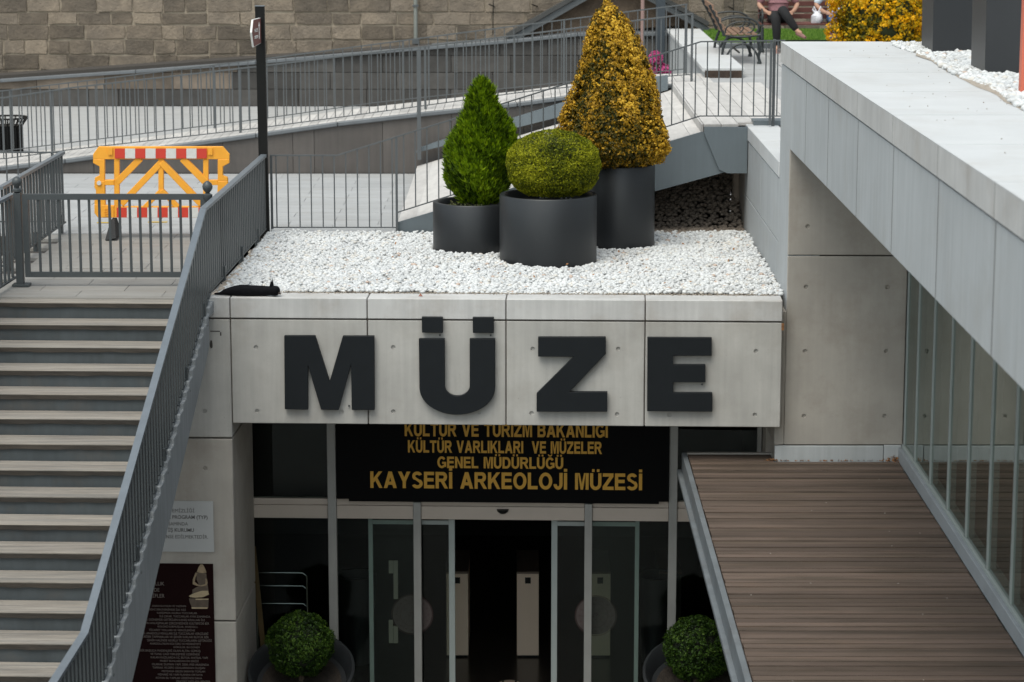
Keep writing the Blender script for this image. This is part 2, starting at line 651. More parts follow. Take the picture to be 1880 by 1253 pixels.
def _r(x0, y0, x1, y1):
    return [(x0, y0), (x1, y0), (x1, y1), (x0, y1)]


def _d(xb, xt, y0, y1, t):
    """slanted stem whose ends are cut level"""
    return [(xb, y0), (xb + t, y0), (xt + t, y1), (xt, y1)]


def glyph(ch, t=.24):
    h = .20          # thickness of level strokes
    dots = {'İ': 'I', 'Ü': 'U', 'Ğ': 'G', 'Ö': 'O'}
    b = dots.get(ch, ch)
    g = []
    W = {'A': .98, 'B': .88, 'D': .90, 'E': .78, 'G': .98, 'I': t, 'J': .68, 'K': .92, 'L': .74, 'M': 1.02, 'N': .86, 'O': 1.0, 'R': .92, 'S': .82, 'T': .84, 'U': .86, 'V': .94, 'Y': .94, 'Z': .82}.get(b, .3)
    w_ = W
    if b == 'A':
        g = [_d(0, w_ / 2 - t * .55, 0, 1, t * 1.08), [(w_ - t * 1.08, 0), (w_, 0), (w_ / 2 + t * .53, 1), (w_ / 2 - t * .55, 1)], _r(w_ * .22, .20, w_ * .78, .20 + h * .95)]
    elif b == 'B':
        g = [_r(0, 0, t, 1), _r(t, 0, w_ - .27, h), _r(t, 1 - h, w_ - .31, 1), _r(t, .43, w_ - .28, .43 + h * .9)] + _arc(w_ - .28, .295, .28, .295, -90, 90, t) + _arc(w_ - .31, .735, .27, .265, -90, 90, t)
    elif b == 'D':
        g = [_r(0, 0, t, 1), _r(t, 0, w_ - .46, h), _r(t, 1 - h, w_ - .46, 1)] + _arc(w_ - .46, .5, .46, .5, -90, 90, t, 16, h)
    elif b == 'E':
        g = [_r(0, 0, t, 1), _r(t, 0, w_, h), _r(t, .42, w_ * .93, .42 + h), _r(t, 1 - h, w_ * .98, 1)]
    elif b == 'G':
        g = _arc(w_ / 2, .5, w_ / 2, .515, 38, 318, t, 22, h) + [_r(w_ * .54, .37, w_, .54), _r(w_ - t, .10, w_, .37)]
    elif b == 'I':
        g = [_r(0, 0, t, 1)]
    elif b == 'J':
        g = [_r(w_ - t, .30, w_, 1)] + _arc(w_ / 2, .32, w_ / 2, .335, 180, 360, t, 12, h)
    elif b == 'K':
        g = [_r(0, 0, t, 1), [(t, .30), (t, .58), (w_ - .28, 1), (w_ - .01, 1)], [(w_ * .36, .52), (w_ * .52, .70), (w_, 0), (w_ - .25, 0)]]
    elif b == 'L':
        g = [_r(0, 0, t, 1), _r(t, 0, w_, h)]
    elif b == 'M':
        g = [_r(0, 0, t * .92, 1), _r(w_ - t * .92, 0, w_, 1), [(t * .92, 1), (t * 1.45, 1), (w_ / 2 + .09, 0), (w_ / 2 - .09, 0)], [(w_ - t * 1.45, 1), (w_ - t * .92, 1), (w_ / 2 + .09, 0), (w_ / 2 - .09, 0)]]
    elif b == 'N':
        g = [_r(0, 0, t, 1), _r(w_ - t, 0, w_, 1), [(t, 1), (t, .66), (w_ - t, 0), (w_ - t, .34)]]
    elif b == 'O':
        g = _arc(w_ / 2, .5, w_ / 2, .515, 0, 360, t, 28, h)
    elif b == 'R':
        g = [_r(0, 0, t, 1), _r(t, 1 - h, w_ - .34, 1), _r(t, .41, w_ - .34, .41 + h * .9), [(w_ * .42, .42), (w_ * .68, .46), (w_ + .02, 0), (w_ - .24, 0)]] + _arc(w_ - .34, .705, .29, .295, -90, 90, t)
    elif b == 'S':
        g = _arc(w_ / 2, .735, w_ * .46, .28, 20, 235, t * .95, 16, h) + _arc(w_ / 2, .285, w_ * .5, .30, -160, 55, t * .95, 16, h) + [[(w_ * .12, .60), (w_ * .25, .72), (w_ * .90, .44), (w_ * .78, .30)]]
    elif b == 'T':
        g = [_r(0, 1 - h, w_, 1), _r(w_ / 2 - t / 2, 0, w_ / 2 + t / 2, 1 - h)]
    elif b == 'U':
        g = [_r(0, .36, t, 1), _r(w_ - t, .36, w_, 1)] + _arc(w_ / 2, .37, w_ / 2, .385, 180, 360, t, 16, h)
    elif b == 'V':
        g = [[(0, 1), (t * 1.08, 1), (w_ / 2 + t * .5, 0), (w_ / 2 - t * .5, 0)], [(w_ - t * 1.08, 1), (w_, 1), (w_ / 2 + t * .5, 0), (w_ / 2 - t * .5, 0)]]
    elif b == 'Y':
        g = [_r(w_ / 2 - t / 2, 0, w_ / 2 + t / 2, .46), [(0, 1), (t * 1.15, 1), (w_ / 2 + t / 2, .44), (w_ / 2 - t / 2, .40)], [(w_ - t * 1.15, 1), (w_, 1), (w_ / 2 + t / 2, .40), (w_ / 2 - t / 2, .44)]]
    elif b == 'Z':
        g = [_r(0, 1 - h, w_ * .98, 1), _r(0, 0, w_, h), [(0, h), (t * 1.25, h), (w_ * .98, 1 - h), (w_ * .98 - t * 1.25, 1 - h)]]
    if ch in 'ÜÖ':
        g += [_r(w_ / 2 - .28, 1.08, w_ / 2 - .09, 1.24), _r(w_ / 2 + .09, 1.08, w_ / 2 + .28, 1.24)]
    if ch == 'İ':
        g += [_r(0, 1.08, t, 1.25)]
    if ch == 'Ğ':
        g += _arc(w_ / 2, 1.27, .24, .20, 180, 360, .11, 10)
    return g, W


def heavy_text(body, m, parent, u0, u1, z0, z1, v):
    """one object per letter"""
    sp = .10
    adv = []
    x = 0
    for ch in body:
        if ch == ' ':
            x += .50
            continue
        gl_, W = glyph(ch)
        adv.append((ch, x, gl_))
        x += W + sp
    tot = x - sp
    sx_, sz_ = (u1 - u0) / tot, (z1 - z0)
    for ch, x0, polys in adv:
        mb = MB()
        for i, pl in enumerate(polys):
            mb.prism([(u0 + (x0 + a) * sx_, z0 + b_ * sz_) for a, b_ in pl], v - .0015 - .00008 * (i % 7), v, lambda a, b_, d: FW(a, d, b_))
        o = mb.build('lettering', m, parent)


# ------------------------------------------------------------------ scatter helpers (numpy)
def soup(name, m, parent, V, F, attr=None, smooth=False, kind=None):
    me = bpy.data.meshes.new(name)
    o3 = org(parent)
    V = np.asarray(V, dtype=np.float32) - np.array([o3.x, o3.y, o3.z], dtype=np.float32)
    F = np.asarray(F, dtype=np.int32)
    k = F.shape[1]
    me.vertices.add(len(V))
    me.vertices.foreach_set('co', V.ravel())
    me.loops.add(F.size)
    me.loops.foreach_set('vertex_index', F.ravel())
    me.polygons.add(len(F))
    me.polygons.foreach_set('loop_start', np.arange(0, F.size, k, dtype=np.int32))
    me.polygons.foreach_set('loop_total', np.full(len(F), k, dtype=np.int32))
    me.update(calc_edges=True)
    if attr is not None:
        a = me.attributes.new('leaf', 'FLOAT', 'POINT')
        a.data.foreach_set('value', np.asarray(attr, dtype=np.float32))
    if smooth:
        me.polygons.foreach_set('use_smooth', np.ones(len(F), dtype=bool))
    me.materials.append(m)
    o = bpy.data.objects.new(name, me)
    COL.objects.link(o)
    if parent: o.parent = parent
    if kind: o['kind'] = kind
    ORG[o.name] = o3
    return o


def leaves(P, Nn, length, width, jitter=.5, fold=.25, up=0.0, tilt=None):
    """bent leaf = two quads-> rhombus of 4 tris around a mid rib; returns V, F"""
    n = len(P)
    Nn = Nn + RNG.normal(0, jitter, (n, 3))
    Nn /= np.linalg.norm(Nn, axis=1, keepdims=True)
    D = RNG.normal(0, 1, (n, 3)) + np.array([0, 0, up])
    D -= Nn * (D * Nn).sum(1, keepdims=True)
    D /= np.linalg.norm(D, axis=1, keepdims=True) + 1e-9
    S = np.cross(Nn, D)
    L = length * RNG.uniform(.7, 1.3, (n, 1))
    W = width * RNG.uniform(.7, 1.3, (n, 1))
    a = P - D * L / 2
    b = P + D * L / 2
    c = P + S * W / 2 + Nn * W * fold
    d = P - S * W / 2 + Nn * W * fold
    V = np.stack([a, c, b, d], 1).reshape(-1, 3)
    i = np.arange(n)[:, None] * 4
    F = np.concatenate([i + np.array([[0, 1, 2]]), i + np.array([[0, 2, 3]])], 0)
    return V, F


def lumps(k, seed):
    r = np.random.default_rng(seed)
    D = r.normal(0, 1, (k, 3))
    D /= np.linalg.norm(D, axis=1, keepdims=True)
    return D, r.uniform(.3, 1, k)


def crown(name, m, parent, c, prof, n, length, width, depth=.10, hole=1.0, lump=.06, seed=1, bias=0.0, up=0.0, jitter=.6, tipcol=.5, cluster=1, cjit=.02):
    """Foliage shell of revolution with lumps. prof: (z, radius, xoff) from bottom to top, metres above c."""
    r = np.random.default_rng(seed)
    zs = np.array([p[0] for p in prof]); rs = np.array([p[1] for p in prof]); xo = np.array([p[2] if len(p) > 2 else 0 for p in prof])
    zz = np.linspace(zs[0], zs[-1], 200)
    rr = np.interp(zz, zs, rs)
    wgt = rr + .02
    cdf = np.cumsum(wgt); cdf /= cdf[-1]
    z = np.interp(r.random(n), cdf, zz)
    t = r.uniform(0, 2 * math.pi, n)
    rad = np.interp(z, zs, rs)
    h = zs[-1] - zs[0]
    # lumpy outline made from a sum of waves in (angle, height)
    amp = np.zeros(n)
    q0 = np.stack([np.cos(t), np.sin(t), z / max(h, .3) * 2.2], 1)
    for _ in range(20):
        amp += np.sin(q0 @ r.normal(0, 4.0, 3) + r.uniform(0, 6.28))
    amp /= 3.6
    holes = np.zeros(n)
    q = np.stack([np.cos(t), np.sin(t), z / max(h, .3) * 2.2], 1)
    for _ in range(26):
        k = r.normal(0, 6.5, 3)
        holes += np.sin(q @ k + r.uniform(0, 6.28))
    holes /= 3.6
    dd = r.random(n) ** 1.6 * depth
    dd = dd + np.clip(holes - .8, 0, 1.2) * depth * 1.3 * hole
    R = np.maximum(rad * (1 + lump * amp) - dd, .0)
    P = np.stack([c[0] + np.interp(z, zs, xo) + R * np.cos(t), c[1] + R * np.sin(t), c[2] + z], 1)
    slope = -np.gradient(rr, zz)
    nz = np.interp(z, zz, slope)
    Nn = np.stack([np.cos(t), np.sin(t), np.clip(nz, -1.5, 3)], 1)
    Nn /= np.linalg.norm(Nn, axis=1, keepdims=True)
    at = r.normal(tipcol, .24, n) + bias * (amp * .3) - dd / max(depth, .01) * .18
    if cluster > 1:
        P = np.repeat(P, cluster, 0)
        Nn = np.repeat(Nn, cluster, 0)
        at = np.repeat(at, cluster) + r.normal(0, .13, n * cluster)
        off = r.normal(0, 1, P.shape)
        off /= np.linalg.norm(off, axis=1, keepdims=True)
        P = P + off * cjit * r.uniform(.4, 1.1, (len(P), 1))
        Nn = Nn + off * .9
    V, F = leaves(P, Nn, length, width, jitter=jitter, up=up)
    at = np.clip(at, 0, 1)
    at = np.repeat(at, 4)
    return soup(name, m, parent, V, F, at)


def ico(sub=1):
    bm = bmesh.new()
    bmesh.ops.create_icosphere(bm, subdivisions=sub, radius=1)
    V = np.array([v.co[:] for v in bm.verts]); F = np.array([[v.index for v in f.verts] for f in bm.faces])
    bm.free()
    return V, F


def pebbles(name, m, pts, size, parent=None, seed=3, flat=.66, sub=1, elong=1.3):
    """one heap of pebbles: pts (n x 3 centres)"""
    r = np.random.default_rng(seed)
    BV, BF = ico(sub)
    n = len(pts)
    sz = size * r.uniform(.72, 1.28, (n, 1, 1))
    sc_ = np.stack([np.full(n, 1.0) * r.uniform(1.0, elong, n), r.uniform(.75, 1.0, n), flat * r.uniform(.8, 1.25, n)], 1)[:, None, :]
    V = BV[None] * sc_
    V = V * (1 + .10 * np.sin(V[:, :, :1] * 3 + r.uniform(0, 6, (n, 1, 1))))
    # tilt then turn
    ax = r.normal(0, .2, n); az = r.uniform(0, 6.28, n)
    ca, sa, cz, sz2 = np.cos(ax), np.sin(ax), np.cos(az), np.sin(az)
    x, y, z = V[..., 0], V[..., 1], V[..., 2]
    x, z = x * ca[:, None] - z * sa[:, None], x * sa[:, None] + z * ca[:, None]
    x, y = x * cz[:, None] - y * sz2[:, None], x * sz2[:, None] + y * cz[:, None]
    V = np.stack([x, y, z], 2) * sz + pts[:, None, :]
    F = BF[None] + (np.arange(n) * len(BV))[:, None, None]
    return soup(name, m, parent, V.reshape(-1, 3), F.reshape(-1, 3), smooth=True)


def skin_mesh(name, m, parent, V, E, Rr, sub=2, root=0):
    me = bpy.data.meshes.new(name)
    o3 = org(parent)
    me.from_pydata([tuple(Vector(v) - o3) for v in V], E, [])
    o = bpy.data.objects.new(name, me)
    COL.objects.link(o)
    o.modifiers.new('s', 'SKIN')
    for i, v in enumerate(me.skin_vertices[0].data):
        rr = Rr[i]
        v.radius = rr if isinstance(rr, tuple) else (rr, rr)
        v.use_root = (i == root)
    sb = o.modifiers.new('d', 'SUBSURF')
    sb.levels = sb.render_levels = sub
    dg = bpy.context.evaluated_depsgraph_get()
    dg.update()
    nm = bpy.data.meshes.new_from_object(o.evaluated_get(dg))
    o.modifiers.clear()
    nm.materials.clear(); nm.materials.append(m)
    nm.polygons.foreach_set('use_smooth', [True] * len(nm.polygons))
    o.data = nm
    if parent: o.parent = parent
    return o


def railing(name, label, P, zt, zb, s_list, bar_w, bar_d, rail_w, rail_h, m_bar, m_rail, posts=(), post_w=.04, post_down=.12, yaw=0.0, bot_h=.012, group=None, cat='railing', bpts=None):
    """P(s) -> (x, y); zt(s), zb(s) heights; bars at s_list; rails through knots"""
    s0, s1, knots, gap = s_list
    x, y = P(s0)
    t = thing(name, label, cat, (x, y, zb(s0)), group)
    kn = [k for k in knots if s0 <= k <= s1]
    for a, b in zip(kn[:-1], kn[1:]):
        pa, pb = P(a), P(b)
        d = .0
        piece_ab('top_rail', m_rail, t, (pa[0], pa[1], zt(a)), (pb[0], pb[1], zt(b)), rail_w, rail_h)
        piece_ab('bottom_rail', m_bar, t, (pa[0], pa[1], zb(a)), (pb[0], pb[1], zb(b)), bar_w * 1.5, bot_h)
    n = int((s1 - s0) / gap)
    for i in range(n + 1):
        s = s0 + gap * (i + .5)
        if s > s1: break
        px, py = P(s)
        a, b = zb(s) + bot_h / 2, zt(s) - rail_h / 2
        piece('bar', m_bar, t, (px, py, (a + b) / 2), (bar_w, bar_d, b - a), yaw + random.gauss(0, .02))
    for s in posts:
        px, py = P(s)
        a, b = zb(s) - post_down, zt(s) - rail_h / 2 - .001
        piece('post', m_bar, t, (px, py, (a + b) / 2), (post_w, post_w * .8, b - a), yaw)
    return t


# ================================================================== GROUND
GS = .5
g = MB().box(-300, 300, -200, 400, -1.0, -0.4).build('ground', GROUND); struct(g)
yd = MB().box(-9, 12, -6, 24.2, -.3, 0.0).build('courtyard_floor', YARD); struct(yd)

# plaza level behind the entrance: slab body, then paving slabs on top
plaza = setting('plaza', loc=(0, 30, Z0))
boxo('base', DARK, (-60, XF - .05, 27.2, 43.2, Z0 - .5, Z0 - .035), plaza)
boxo('base', DARK, (-5.4, -2.965, 23.02, 27.2, Z0 - .5, Z0 - .035), plaza)
# slabs in front of the ramp wall
row = .34
y = 27.22
r_i = 0
while y < 32.74:
    y1 = min(y + row, 32.745)
    x = -7.6 + (r_i % 2) * .5
    while x < -1.0:
        piece('paving_slab', PAVE, plaza, (x + .5, (y + y1) / 2, Z0 - .02 + random.uniform(-.0012, .0012)), (.995, y1 - y - .005, .03))
        x += 1.0
    y = y1; r_i += 1
y = 23.06
while y < 27.15:
    y1 = min(y + row, 27.2)
    x = -5.35 + (r_i % 2) * .4
    while x < -3.0:
        x1 = min(x + .8, -2.97)
        piece('paving_slab', PAVEN, plaza, ((x + x1) / 2, (y + y1) / 2, Z0 - .02 + random.uniform(-.0012, .0012)), (x1 - x - .005, y1 - y - .005, .03))
        x = x1
    y = y1; r_i += 1
b = boxo('far_paving', PAVE, (-60, -7.62, 27.2, 32.74, Z0 - .034, Z0 - .005), plaza)
b = boxo('far_paving', PAVE, (-60, XF - .06, 34.6, 42.3, Z0 - .034, Z0 - .005), plaza)
b['label'] = 'pale paving between the ramp and the dark basalt wall'

# upper terrace
ter = setting('upper_terrace', loc=(4, 33, ZU))
boxo('base', CONC_SIDE, (XF + .32, 40, 23.9, 60, Z0 - .3, ZU - .04), ter)
y = 28.0
i = 0
while y < 39.3:
    y1 = y + .42
    x = XF + .02 + (0 if i % 2 else -.0)
    while x < 8.6:
        x1 = x + 1.2
        piece('paving_slab', PAVE, ter, ((x + x1) / 2, (y + y1) / 2, ZU - .02 + random.uniform(-.001, .001)), (x1 - x - .012, y1 - y - .014, .035))
        x = x1
    y = y1; i += 1

# ================================================================== STONE WALL FAR BEHIND
YW = 43.0
wall = thing('stone_wall', 'old brown tuff masonry wall with pale mortar joints across the back', 'wall', (0, YW, Z0))
boxo('mortar_bed', MORTAR, (-40, 40, YW + .02, YW + .8, Z0 - .3, 12), wall)
z = 5.02
rows = [.22, .27, .25, .255, .21, .30, .26]
for k, hh in enumerate(rows):
    x = -9.6 + random.uniform(0, .4)
    while x < 8.4:
        ww = random.choice([.38, .5, .56, .62, .7, .78])
        mid = x + ww / 2
        if not (mid < 2.2 and z + hh < lerp([-8.76, 1.0], [5.15, 5.9], mid) - .1):
            j = random.uniform(.007, .020)
            x1 = x + ww
            mb = MB()
            y0 = YW - random.uniform(.0, .02)
            jit = lambda a: a + random.uniform(-.013, .013)
            f = [(jit(x + j), jit(z + j)), (jit(x + ww * .35), jit(z + j)), (jit(x1 - j), jit(z + j)), (jit(x1 - j), jit(z + hh * .5)), (jit(x1 - j), jit(z + hh - j)),
                 (jit(x + ww * .6), jit(z + hh - j)), (jit(x + j), jit(z + hh - j)), (jit(x + j), jit(z + hh * .45))]
            mb.prism(f, y0, YW + .05, lambda a, b_, d: (a, d, b_))
            mb.build('stone', STONE, wall, bevel=.004)
        x += ww
    z += hh
# gable canopy against the wall
gab = thing('gable_canopy', 'dark pitched steel canopy frame over brown render on the far wall', 'canopy', (1.5, 42.6, ZU))
pts = [onY(930, 66, 42.6), onY(1045, 0, 42.6), onY(1132, -50, 42.6), onY(1222, 0, 42.6), onY(1300, 44, 42.6)]
MB().prism([(pts[0].x, pts[0].z - .05), (pts[4].x, pts[4].z - .0), (pts[2].x, pts[2].z - .02)], 42.72, 42.9, lambda a, b_, d: (a, d, b_)).build('render_panel', mat('brown_render', (.105, .075, .052), .95, var=.4, scale=3, bump=.6, bscale=12, bdist=.03), gab)
for a, c in ((pts[0], pts[2]), (pts[2], pts[4])):
    MB().bar(a, c, .30, .07).build('rafter', mat('dark_rafter', (.05, .05, .048), .7, var=.2), gab)
    MB().bar(a + Vector((0, -.06, -.11)), c + Vector((0, -.06, -.11)), .10, .10).build('gutter', METAL_F, gab)
for px in (1212,):
    p = onY(px, 58, 42.0)
    tag(boxo('steel_column', mat('blue_black_column', (.035, .045, .055), .5), (p.x - .075, p.x + .075, 41.9, 42.05, Z0, 7.6)), 'thick dark blue grey column under the gable canopy', 'column')
p = onY(1179, 100, 41.0)
tag(MB().tube([(p.x, 41, Z0), (p.x, 41, 8.2)], .03, 8).build('lamp_pole', mat('dusty_pink_pole', (.28, .18, .16), .6), smooth=True), 'slim dusty pink pole behind the golden cone bush', 'pole')
p = onY(763, 78, 42.8)
dp = thing('downpipe', 'grey green downpipe with a bracket fixed on the stone wall', 'pipe', (p.x, 42.85, p.z))
MB().tube([(p.x, 42.87, p.z + .02), (p.x, 42.87, 9.5)], .035, 10).build('pipe', mat('grey_green_pipe', (.20, .21, .19), .6), dp, smooth=True)
boxo('shoe', METAL_F, (p.x - .06, p.x + .06, 42.8, 42.95, p.z - .03, p.z + .05), dp)
boxo('pipe_clip', METAL_F, (p.x - .05, p.x + .05, 42.82, 42.95, p.z + .6, p.z + .63), dp)
# wall cramps
for px, py in ((906, 8), (985, 8), (1345, 12)):
    p = onY(px, py, 42.9)
    MB().bar((p.x - .08, 42.85, p.z), (p.x + .02, 42.98, p.z - .05), .015, .015).build('iron_cramp', BLACKM, wall)
MB().tube([onY(906, 0, 42.85) + Vector((0, 0, .3)), onY(905, 64, 42.85)], .008, 5).build('cable', BLACKM, wall)
MB().tube([onY(1346, 0, 42.85) + Vector((0, 0, .3)), onY(1347, 30, 42.85)], .008, 5).build('cable', BLACKM, wall)

# basalt retaining wall with a sloping coping in front of it
LX = [-20, -8.76, -6.466, -4.444, -2.334, -.044, .962, 2.6]
LZ = [4.6, 5.15, 5.305, 5.456, 5.639, 5.821, 5.925, 5.935]
ledge = lambda x: lerp(LX, LZ, x)
bw = thing('basalt_wall', 'low dark basalt block wall with a sloping grey coping', 'wall', (-3, 42.4, Z0))
core = [(-14, Z0 - .2), (2.5, Z0 - .2), (2.5, ledge(2.5) - .03), (.962, ledge(.962) - .03), (-14, ledge(-14) - .03)]
MB().prism([(x, zz - (0 if zz < 4.6 else .02)) for x, zz in core], 42.36, 43.0, lambda a, b_, d: (a, d, b_)).build('core', DARK, bw)
z = Z0
BROWNB = mat('brown_basalt', (.17, .135, .105), .9, var=.3, scale=4, bump=.5, bscale=30, bdist=.012, rand=.3)
for k in range(5):
    hh = .285
    x = -10 - k * .3
    while x < 2.5:
        ww = random.choice([.5, .62, .8, 1.0, 1.15])
        x1 = min(x + ww, 2.5)
        pl = clip_below([(x + .005, z + .005), (x1 - .005, z + .005), (x1 - .005, z + hh - .005), (x + .005, z + hh - .005)], lambda q: ledge(q) - .06)
        if len(pl) > 2 and x1 - x > .05:
            MB().prism(pl, 42.30 + random.uniform(-.006, .006), 42.38, lambda a, b_, d: (a, d, b_)).build('block', BROWNB if (k >= 1 and x < -4.9 and z + hh > ledge(x) - .45) else BASALT, bw)
        x = x1
    z += hh
for a, c in zip(LX[:-1], LX[1:]):
    if a < -19: a = -13
    n = max(1, int((c - a) / 1.2))
    for i in range(n):
        xa, xb = a + (c - a) * i / n + .003, a + (c - a) * (i + 1) / n - .003
        mb = MB()
        mb.prism([(xa, ledge(xa) - .055), (xb, ledge(xb) - .055), (xb, ledge(xb)), (xa, ledge(xa))], 42.22, 42.98, lambda p_, q, d: (p_, d, q))
        mb.build('coping_stone', KERB, bw, bevel=.006)

# ================================================================== RAMP
KX = [-16, -6.831, -5.968, -4.676, -3.459, -2.386, -1.316, -.034, .89, 1.842, 2.6]
KZ = [4.73, 4.781, 4.882, 5.055, 5.22, 5.37, 5.492, 5.627, 5.75, 5.862, 5.872]
kz = lambda x: lerp(KX, KZ, x)
ramp = thing('ramp', 'long pedestrian ramp with grey brown clad side rising across the plaza', 'ramp', (-2, 33, Z0))
mb = MB()
for a, c in zip(KX[:-1], KX[1:]):
    mb.add([(a, 32.8, Z0 - .1), (c, 32.8, Z0 - .1), (c, 32.8, kz(c) - .05), (a, 32.8, kz(a) - .05), (a, 34.5, Z0 - .1), (c, 34.5, Z0 - .1), (c, 34.5, kz(c) - .05), (a, 34.5, kz(a) - .05)],
           [(0, 1, 2, 3), (7, 6, 5, 4), (3, 2, 6, 7)])
mb.build('core', DARK, ramp)
jx = [-12, -11, -10, -9, -8.1, -7.3, -6.5, -5.6, -4.75, -3.9, -2.98, -2.7, -1.8, -.9, .05, .9, 1.7, 2.48]
for a, c in zip(jx[:-1], jx[1:]):
    a, c = a + .003, c - .003
    pl = [(a, Z0 + .002), (c, Z0 + .002)] + [(x, kz(x) - .06) for x in [c] + [q for q in KX[::-1] if a < q < c] + [a]]
    MB().prism(pl, 32.765, 32.82, lambda p_, q, d: (p_, d, q)).build('cladding_panel', RAMPW, ramp)
for a, c in zip(KX[:-1], KX[1:]):
    n = max(1, int((c - a) / 1.3))
    for i in range(n):
        xa, xb = a + (c - a) * i / n + .002, a + (c - a) * (i + 1) / n - .002
        MB().prism([(xa, kz(xa) - .06), (xb, kz(xb) - .06), (xb, kz(xb)), (xa, kz(xa))], 32.72, 32.80, lambda p_, q, d: (p_, d, q)).build('kerb', KERB, ramp, bevel=.012)
x = -8.2
while x < 2.46:
    x1 = x + .118
    za, zb_ = kz(x), kz(x1)
    mid = (x + x1) / 2
    piece('deck_board', BOARD, ramp, (mid, 33.62, (za + zb_) / 2 - .012), (.112, 1.62, .025), rot=(0, -math.atan2(zb_ - za, x1 - x), 0))
    x = x1
RK = [-9] + KX[1:-1] + [2.27]
# near and far railing on the ramp
nb = lambda x: lerp([-9, -6.9, -6.13, -3.3, -.034, 1.8, 2.4], [4.80, 4.835, 4.945, 5.27, 5.72, 5.925, 5.975], x)
ntp = lambda x: lerp([-9, -6.87, -6.0, -3.285, -.035, 2.27, 2.4], [5.60, 5.645, 5.775, 6.085, 6.475, 6.76, 6.775], x)
railing('ramp_railing', 'slim grey bar railing along the near edge of the ramp', lambda s: (s, 33.1), ntp, nb, (-8.6, 2.27, [-8.6] + [k for k in KX if -8.6 < k < 2.27] + [2.27], .113), .014, .014, .035, .018, METAL_F, METAL_F, posts=(-6.2, -3.7, -1.25, 1.1, 2.26), post_w=.03, group='railings of the ramp')
fb = lambda x: lerp([-9, -7.16, -3.78, -2.0, -.8, 2.4], [4.70, 4.80, 5.215, 5.47, 5.6, 5.95], x)
ftp = lambda x: lerp([-9, -7.07, -3.46, -.036, 2.28], [5.5, 5.632, 6.073, 6.525, 6.813], x)
railing('ramp_railing', 'slim grey bar railing along the far edge of the ramp', lambda s: (s, 34.4), ftp, fb, (-8.6, 2.28, [-8.6, -7.1, -3.6, -2.0, -.8, 2.28], .13), .013, .013, .03, .016, METAL_F, METAL_F, posts=(-7, -4.2, -1.6, .6, 2.26), post_w=.028, group='railings of the ramp')

# ================================================================== SLOPING BOARDED DECK BETWEEN PLAZA AND TERRACE
SX0, SX1 = -1.34, 1.98
sz = lambda x: lerp([SX0, SX1], [4.80, 5.80], x)
bd = thing('boarded_ramp', 'pale boarded ramp with blue grey steel edge beside the planters', 'ramp', (0, 27.3, Z0))
ang = -math.atan2(1.0, SX1 - SX0)
x = SX0
while x < SX1 - .05:
    x1 = min(x + .20, SX1)
    piece('deck_board', BOARD, bd, ((x + x1) / 2, 29.95, (sz(x) + sz(x1)) / 2 - .015), (.199 / math.cos(ang) if x1 - x > .19 else (x1 - x), 5.4, .03), rot=(0, ang, 0))
    x = x1
MB().prism([(SX0, Z0 - .1), (SX0 + .02, Z0 - .1), (1.48, 5.16), (2.24, 5.37), (2.20, 5.76), (SX1, 5.81), (SX0, 4.815)], 27.20, 27.235, lambda a, b_, d: (a, d, b_)).build('edge_plate', PLATE, bd)
MB().prism([(2.17, 5.40), (2.26, 5.36), (XF - .01, 5.36), (XF - .01, 5.865), (2.0, 5.865), (2.0, 5.80)], 27.17, 27.20, lambda a, b_, d: (a, d, b_)).build('edge_plate', PLATE, bd)
MB().prism([(SX0 - .02, 4.98), (1.92, 5.80), (1.92, 5.99), (1.5, 5.93), (SX0 + .25, 5.12), (SX0 + .0, 5.03)], 32.60, 32.70, lambda a, b_, d: (a, d, b_)).build('far_edge_plate', PLATE, bd)
# top platform: boards run in depth as well
x = SX1 + .02
while x < 2.96:
    x1 = x + .19
    piece('platform_board', BOARD, bd, ((x + x1) / 2, 30.0 if x < 2.3 else 30.1, ZU + .0), (.183, 5.5 if x < 2.3 else 5.3, .032))
    x = x1
boxo('platform_side', BOARD, (SX1 - .005, SX1 + .015, 27.24, 32.7, ZU - .075, ZU + .016), bd)
boxo('shadow_gap', DARK, (SX1 + .05, SX1 + .07, 27.24, 32.7, 5.5, ZU - .02), bd)  # dark strip, the shade of the open gap put into its colour
for yy in (28.2, 29.3, 30.4, 31.5):
    boxo('bracket', METAL_L, (SX1 + .0, SX1 + .05, yy, yy + .03, 5.70, ZU - .076), bd)
# void under it
boxo('back_wall', CONC_PIER, (.2, XF - .02, 29.2, 29.3, Z0 - .4, 5.36), bd)
cp = onZ(1352, 405, Z0)
tag(MB().tube([(cp.x, cp.y, Z0 - .1), (cp.x, cp.y, 5.36)], .052, 14).build('support_pipe', PIPE, smooth=True), 'weathered pale round post under the boarded ramp end', 'post')

# lower fence behind the pebble bed and up the boarded ramp
fx = [-2.72, -1.955, 1.98, 2.9]
ft = lambda x: lerp([-2.72, -1.99, 1.99, 3.0], [5.555, 5.555, 6.80, 6.80], x)
fbm = lambda x: lerp([-2.72, -1.345, -1.34, 1.95, 3.0], [4.765, 4.765, 4.93, 5.985, 5.985], x)
railing('fence', 'thin grey bar fence between the white pebbles and the plaza', lambda s: (s, 27.16), ft, fbm, (-2.72, 2.86, [-2.72, -1.99, -1.345, -1.34, 1.95, 2.86], .1265), .013, .013, .026, .014, METAL_F, METAL_F, posts=(-2.71, -1.345, 2.71), post_w=.026, post_down=.1)
tag(boxo('fence_post', METAL_F, (2.735, 2.765, 27.2, 27.23, 5.87, 6.81)), 'thick grey post where the fence meets the side roof', 'post')
boxo_ = boxo('channel', PLATE, (2.55, 3.6, 27.3, 27.6, 5.87, 5.92)); tag(boxo_, 'short grey steel channel on the terrace edge under the fence', 'channel')
q = onY(770, 290, 32.55)
